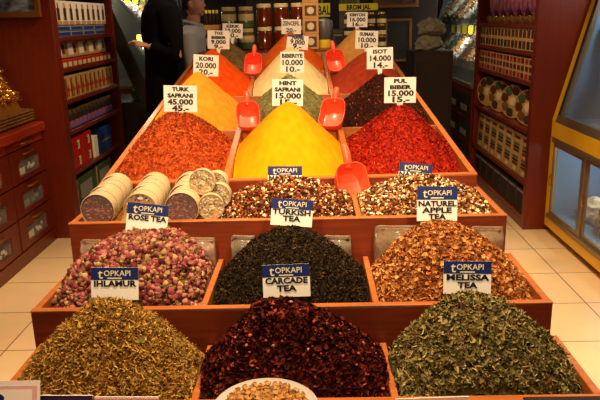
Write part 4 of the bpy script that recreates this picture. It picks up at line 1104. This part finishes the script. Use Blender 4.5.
# ------------------------------------------------------------------ people
def rings_loft(rings, n=24):
    vs = []; fs = []
    for (cx, cy, cz, rx, ry) in rings:
        for k in range(n):
            a = 2*PI*k/n; c, s = math.cos(a), math.sin(a)
            vs.append((cx+rx*math.copysign(abs(c)**.85, c), cy+ry*math.copysign(abs(s)**.85, s), cz))
    for i in range(len(rings)-1):
        for k in range(n):
            k2 = (k+1) % n; fs.append((i*n+k, i*n+k2, (i+1)*n+k2, (i+1)*n+k))
    fs.append(tuple(range(n))[::-1]); fs.append(tuple((len(rings)-1)*n+k for k in range(n)))
    return vs, fs
def remesh(o, v=.008, it=4):
    r = o.modifiers.new('r', 'REMESH'); r.mode = 'VOXEL'; r.voxel_size = v; r.use_smooth_shade = True
    s = o.modifiers.new('s', 'SMOOTH'); s.iterations = it; s.factor = .5
def person(loc, rz, H, label, top, bottom, arm_r, arm_l, head_turn=0., coat=True):
    """faces -Y locally; arm_* = (shoulder->elbow->wrist) points; H = height"""
    k = H/1.80
    root = empty('person', loc, rz); root.scale = (k, k, k); tag(root, label, 'person')
    b = MB()
    b.add(*rings_loft([(0, 0, .90, .16, .115), (0, 0, 1.0, .155, .11), (0, 0, 1.12, .14, .10), (0, -.005, 1.28, .165, .115), (0, 0, 1.40, .18, .11), (0, .005, 1.46, .13, .085), (0, .01, 1.50, .062, .06), (0, .0, 1.58, .055, .058)]))
    for s in (-1, 1):
        b.tube([(s*.09, 0, .95), (s*.095, -.005, .72), (s*.095, 0, .50), (s*.10, .015, .30), (s*.10, .02, .09)], [.088, .078, .056, .054, .038], 14)
        b.tube([(s*.10, .04, .05), (s*.102, -.05, .045), (s*.104, -.15, .03)], [.04, .042, .028], 10)
    hd = Matrix.Translation((0, 0, 1.56)) @ Matrix.Rotation(head_turn, 4, 'Z')
    b.add(*rings_loft([(0, -.01, .02, .035, .045), (0, -.018, .045, .052, .066), (0, -.014, .09, .067, .085), (0, -.004, .14, .074, .092), (0, .0, .19, .072, .090), (0, .004, .225, .052, .066), (0, .006, .24, .02, .03)]), T=hd)
    b.add([(-.006, -.094, .145), (.006, -.094, .145), (-.015, -.092, .098), (.015, -.092, .098), (0, -.122, .104), (0, -.08, .09), (0, -.08, .15)], [(0, 1, 4), (0, 4, 2), (1, 3, 4), (2, 4, 5), (4, 3, 5), (0, 2, 5, 6), (1, 6, 5, 3), (0, 6, 1)], T=hd)
    b.tube([(-.024, -.088, .066), (0, -.098, .067), (.024, -.088, .066)], [.005, .009, .005], 8, T=hd)
    b.ell((0, -.074, .035), (.022, .02, .018), 10, T=hd)
    for s in (-1, 1):
        b.ell((s*.078, .008, .118), (.009, .018, .031), 10, T=hd)
        b.tube([(s*.045, -.088, .158), (s*.02, -.095, .156)], .006, 6, T=hd)
    arms = []
    for s, arm in ((-1, arm_r), (1, arm_l)):
        sh = Vector((s*.175, 0, 1.42)); el, wr = Vector(arm[0]), Vector(arm[1])
        b.tube([sh-Vector((s*.05, 0, 0)), sh, (sh+el)/2, el, (el+wr)/2, wr], [.05, .054, .045, .038, .034, .025], 12)
        arms.append((sh, el, wr))
        d = (wr-el).normalized(); side = d.cross(Vector((0, 0, 1)) if abs(d.z) < .9 else Vector((1, 0, 0))).normalized(); nrm = side.cross(d)
        pc = wr+d*.045
        b.tube([wr, wr+d*.03, wr+d*.085], [.024, .034, .036], 12, sq=.45)
        for q, (o_, L_) in enumerate(((-.028, .062), (-.010, .074), (.009, .070), (.027, .056))):
            st = wr+d*.08+side*o_
            b.tube([st, st+d*L_*.4+nrm*.004, st+d*L_*.75-nrm*.012, st+d*L_*.92-nrm*.026], [.0105, .010, .009, .007], 8)
        st = wr+d*.025-side*.026
        b.tube([st, st+d*.03-side*.022-nrm*.006, st+d*.055-side*.026-nrm*.016], [.013, .011, .008], 8)
    o = b.build('body', 'skin', root, True); remesh(o, .0075, 3)
    # eyes
    for s in (-1, 1):
        MB().ell((s*.030, -.084, .128), (.0115, .008, .007), 10, T=hd).build('eye', 'white', root, True)
        MB().ell((s*.030, -.0915, .128), (.0055, .003, .0055), 8, T=hd).build('iris', 'ink', root, True)
    hr = MB()
    hr.add(*rings_loft([(0, .05, .07, .058, .05), (0, .036, .12, .078, .066), (0, .022, .165, .082, .082), (0, .0, .20, .082, .099), (0, -.004, .235, .068, .082), (0, .0, .258, .03, .04)]), T=hd)
    o = hr.build('hair', 'hair', root, True); remesh(o, .008, 3)
    # top garment
    g_ = MB()
    lowz = .74 if coat else .92
    g_.add(*rings_loft([(0, 0, lowz, .215 if coat else .178, .15 if coat else .13), (0, 0, 1.0, .18, .135), (0, 0, 1.14, .172, .125), (0, -.005, 1.28, .19, .135), (0, 0, 1.40, .20, .128), (0, .005, 1.465, .15, .10), (0, .012, 1.505, .085, .078)]))
    for sh, el, wr in arms:
        dd = (wr-el)*.93
        g_.tube([sh*.8+Vector((0, 0, 1.42))*.2, sh, (sh+el)/2, el, el+dd], [.06, .07, .062, .055, .042], 14)
    o = g_.build('coat' if coat else 'shirt', top, root, True); remesh(o, .012, 4)
    # collar
    cm = MB(); cm.tube([(.0, -.085, 1.45), (.055, -.055, 1.50), (.078, .01, 1.525), (.05, .07, 1.535), (0, .088, 1.54), (-.05, .07, 1.535), (-.078, .01, 1.525), (-.055, -.055, 1.50), (0, -.085, 1.45)], .014, 8); cm.build('collar', top, root, True)
    # trousers and shoes
    t_ = MB(); t_.add(*rings_loft([(0, 0, .84, .175, .128), (0, 0, .93, .174, .126), (0, 0, 1.0, .168, .122)]))
    for s in (-1, 1): t_.tube([(s*.085, 0, .93), (s*.095, -.003, .72), (s*.097, 0, .50), (s*.10, .012, .30), (s*.10, .018, .10)], [.10, .094, .078, .070, .064], 16)
    o = t_.build('trousers', bottom, root, True); remesh(o, .012, 4)
    for s in (-1, 1):
        MB().tube([(s*.10, .06, .048), (s*.10, .0, .052), (s*.103, -.08, .044), (s*.106, -.165, .034), (s*.107, -.195, .028)], [.040, .050, .048, .038, .02], 12).build('shoe', 'shoe', root, True)
    return root
person((-1.10, 5.0, 0), -1.15, 2.0, 'person in a long black coat standing beside the spice table, face above the frame', 'black', 'trouser',
       ((-.24, .02, 1.14), (-.22, -.05, .90)), ((.25, .03, 1.14), (.14, -.12, 1.20)))
person((-1.0, 5.82, 0), 1.45, 1.76, 'dark haired person in a grey shirt seen in profile behind the black coat', 'greyshirt', 'trouser',
       ((-.22, -.03, 1.14), (-.20, -.20, .98)), ((.22, -.02, 1.14), (.2, -.18, .98)), coat=False)

# ------------------------------------------------------------------ lights
def spot(loc, tgt, power, size=1.2, blend=.6, rad=.05, col=(1, .70, .40)):
    l = bpy.data.lights.new('ceiling_and_fill_spot', 'SPOT'); l.energy = power; l.spot_size = size; l.spot_blend = blend; l.shadow_soft_size = rad; l.color = col
    o = bpy.data.objects.new('ceiling_and_fill_spot', l); COL.objects.link(o); o.location = loc
    o.rotation_euler = (Vector(tgt)-Vector(loc)).to_track_quat('-Z', 'Y').to_euler()
for x in (-.5, .5):
    spot((x, 1.5, 3.0), (x*.7, 1.6, .8), 165, 1.15, .7)
    spot((x, 2.5, 3.0), (x*.7, 2.65, .8), 105, 1.15, .7)
    spot((x, 3.3, 3.0), (x*.6, 3.7, 1.1), 66, 1.0, .7)
    spot((x, .2, 2.9), (x*.6, 1.7, .8), 62, 1.1, .7)
spot((1.2, 2.6, 3.0), (1.25, 3.2, 0), 330, 1.0, .8)
spot((-1.25, 2.3, 3.0), (-1.35, 3.0, 0), 260, 1.0, .8)
spot((.3, 3.9, 2.9), (1.5, 5.2, .9), 115, .85, .9)
spot((.6, 2.6, 2.9), (1.72, 4.0, .6), 38, .8, .9)
spot((-.3, 3.9, 2.9), (-1.8, 5.2, 1.0), 150, .85, .9)
spot((-.8, 2.6, 2.9), (-1.95, 4.0, .6), 170, .85, .9)
spot((0, 3.3, 2.9), (-.05, 4.9, 1.4), 150, .45, .9)  # added narrow spot that brightens the jars on the back counter
for x in (-.7, .7):
    spot((x, -.9, 2.7), (x*.3, 2.9, 1.1), 210, .62, .9)  # added frontal fill from behind the camera, brightens signs and front faces
def pt(loc, power, col=(1, .8, .55), r=.1):
    l = bpy.data.lights.new('case_and_fill_lamp', 'POINT'); l.energy = power; l.color = col; l.shadow_soft_size = r
    o = bpy.data.objects.new('case_and_fill_lamp', l); COL.objects.link(o); o.location = loc
pt((1.86, 6.35, 1.86), 9, (1, .93, .8), .03); pt((1.86, 7.4, 1.86), 9, (1, .93, .8), .03); pt((1.64, 6.5, 1.30), 3, (1, .93, .8), .02); pt((1.64, 7.3, 1.30), 3, (1, .93, .8), .02); pt((-1.66, 6.96, 1.32), 5, (1, .93, .8), .02); pt((-1.9, 7.1, 1.86), 20, (1, .93, .8), .03)  # the mid-height points are added fill for the shaded lower price tags
pt((.0, 5.5, 2.3), 9); pt((-.6, 5.2, 2.2), 5); pt((-1.5, 5.9, 2.3), 8)  # added fill points in the open rear area, outside any case
pt((1.98, 4.0, 1.85), 12, (.8, .95, 1), .05); pt((1.95, 4.0, .62), 4, (.8, .95, 1), .05)
w = bpy.data.worlds.new('world'); SC.world = w; w.use_nodes = True
w.node_tree.nodes['Background'].inputs[0].default_value = (.9, .6, .4, 1); w.node_tree.nodes['Background'].inputs[1].default_value = .05

SC.view_settings.view_transform = 'Standard'; SC.view_settings.look = 'None'
SC.view_settings.gamma = 1; SC.view_settings.exposure = 0.0; SC.view_settings.use_curve_mapping = False
SC.cycles.use_denoising = True
SC.cycles.max_bounces = 6; SC.cycles.transparent_max_bounces = 12; SC.cycles.caustics_reflective = False; SC.cycles.caustics_refractive = False
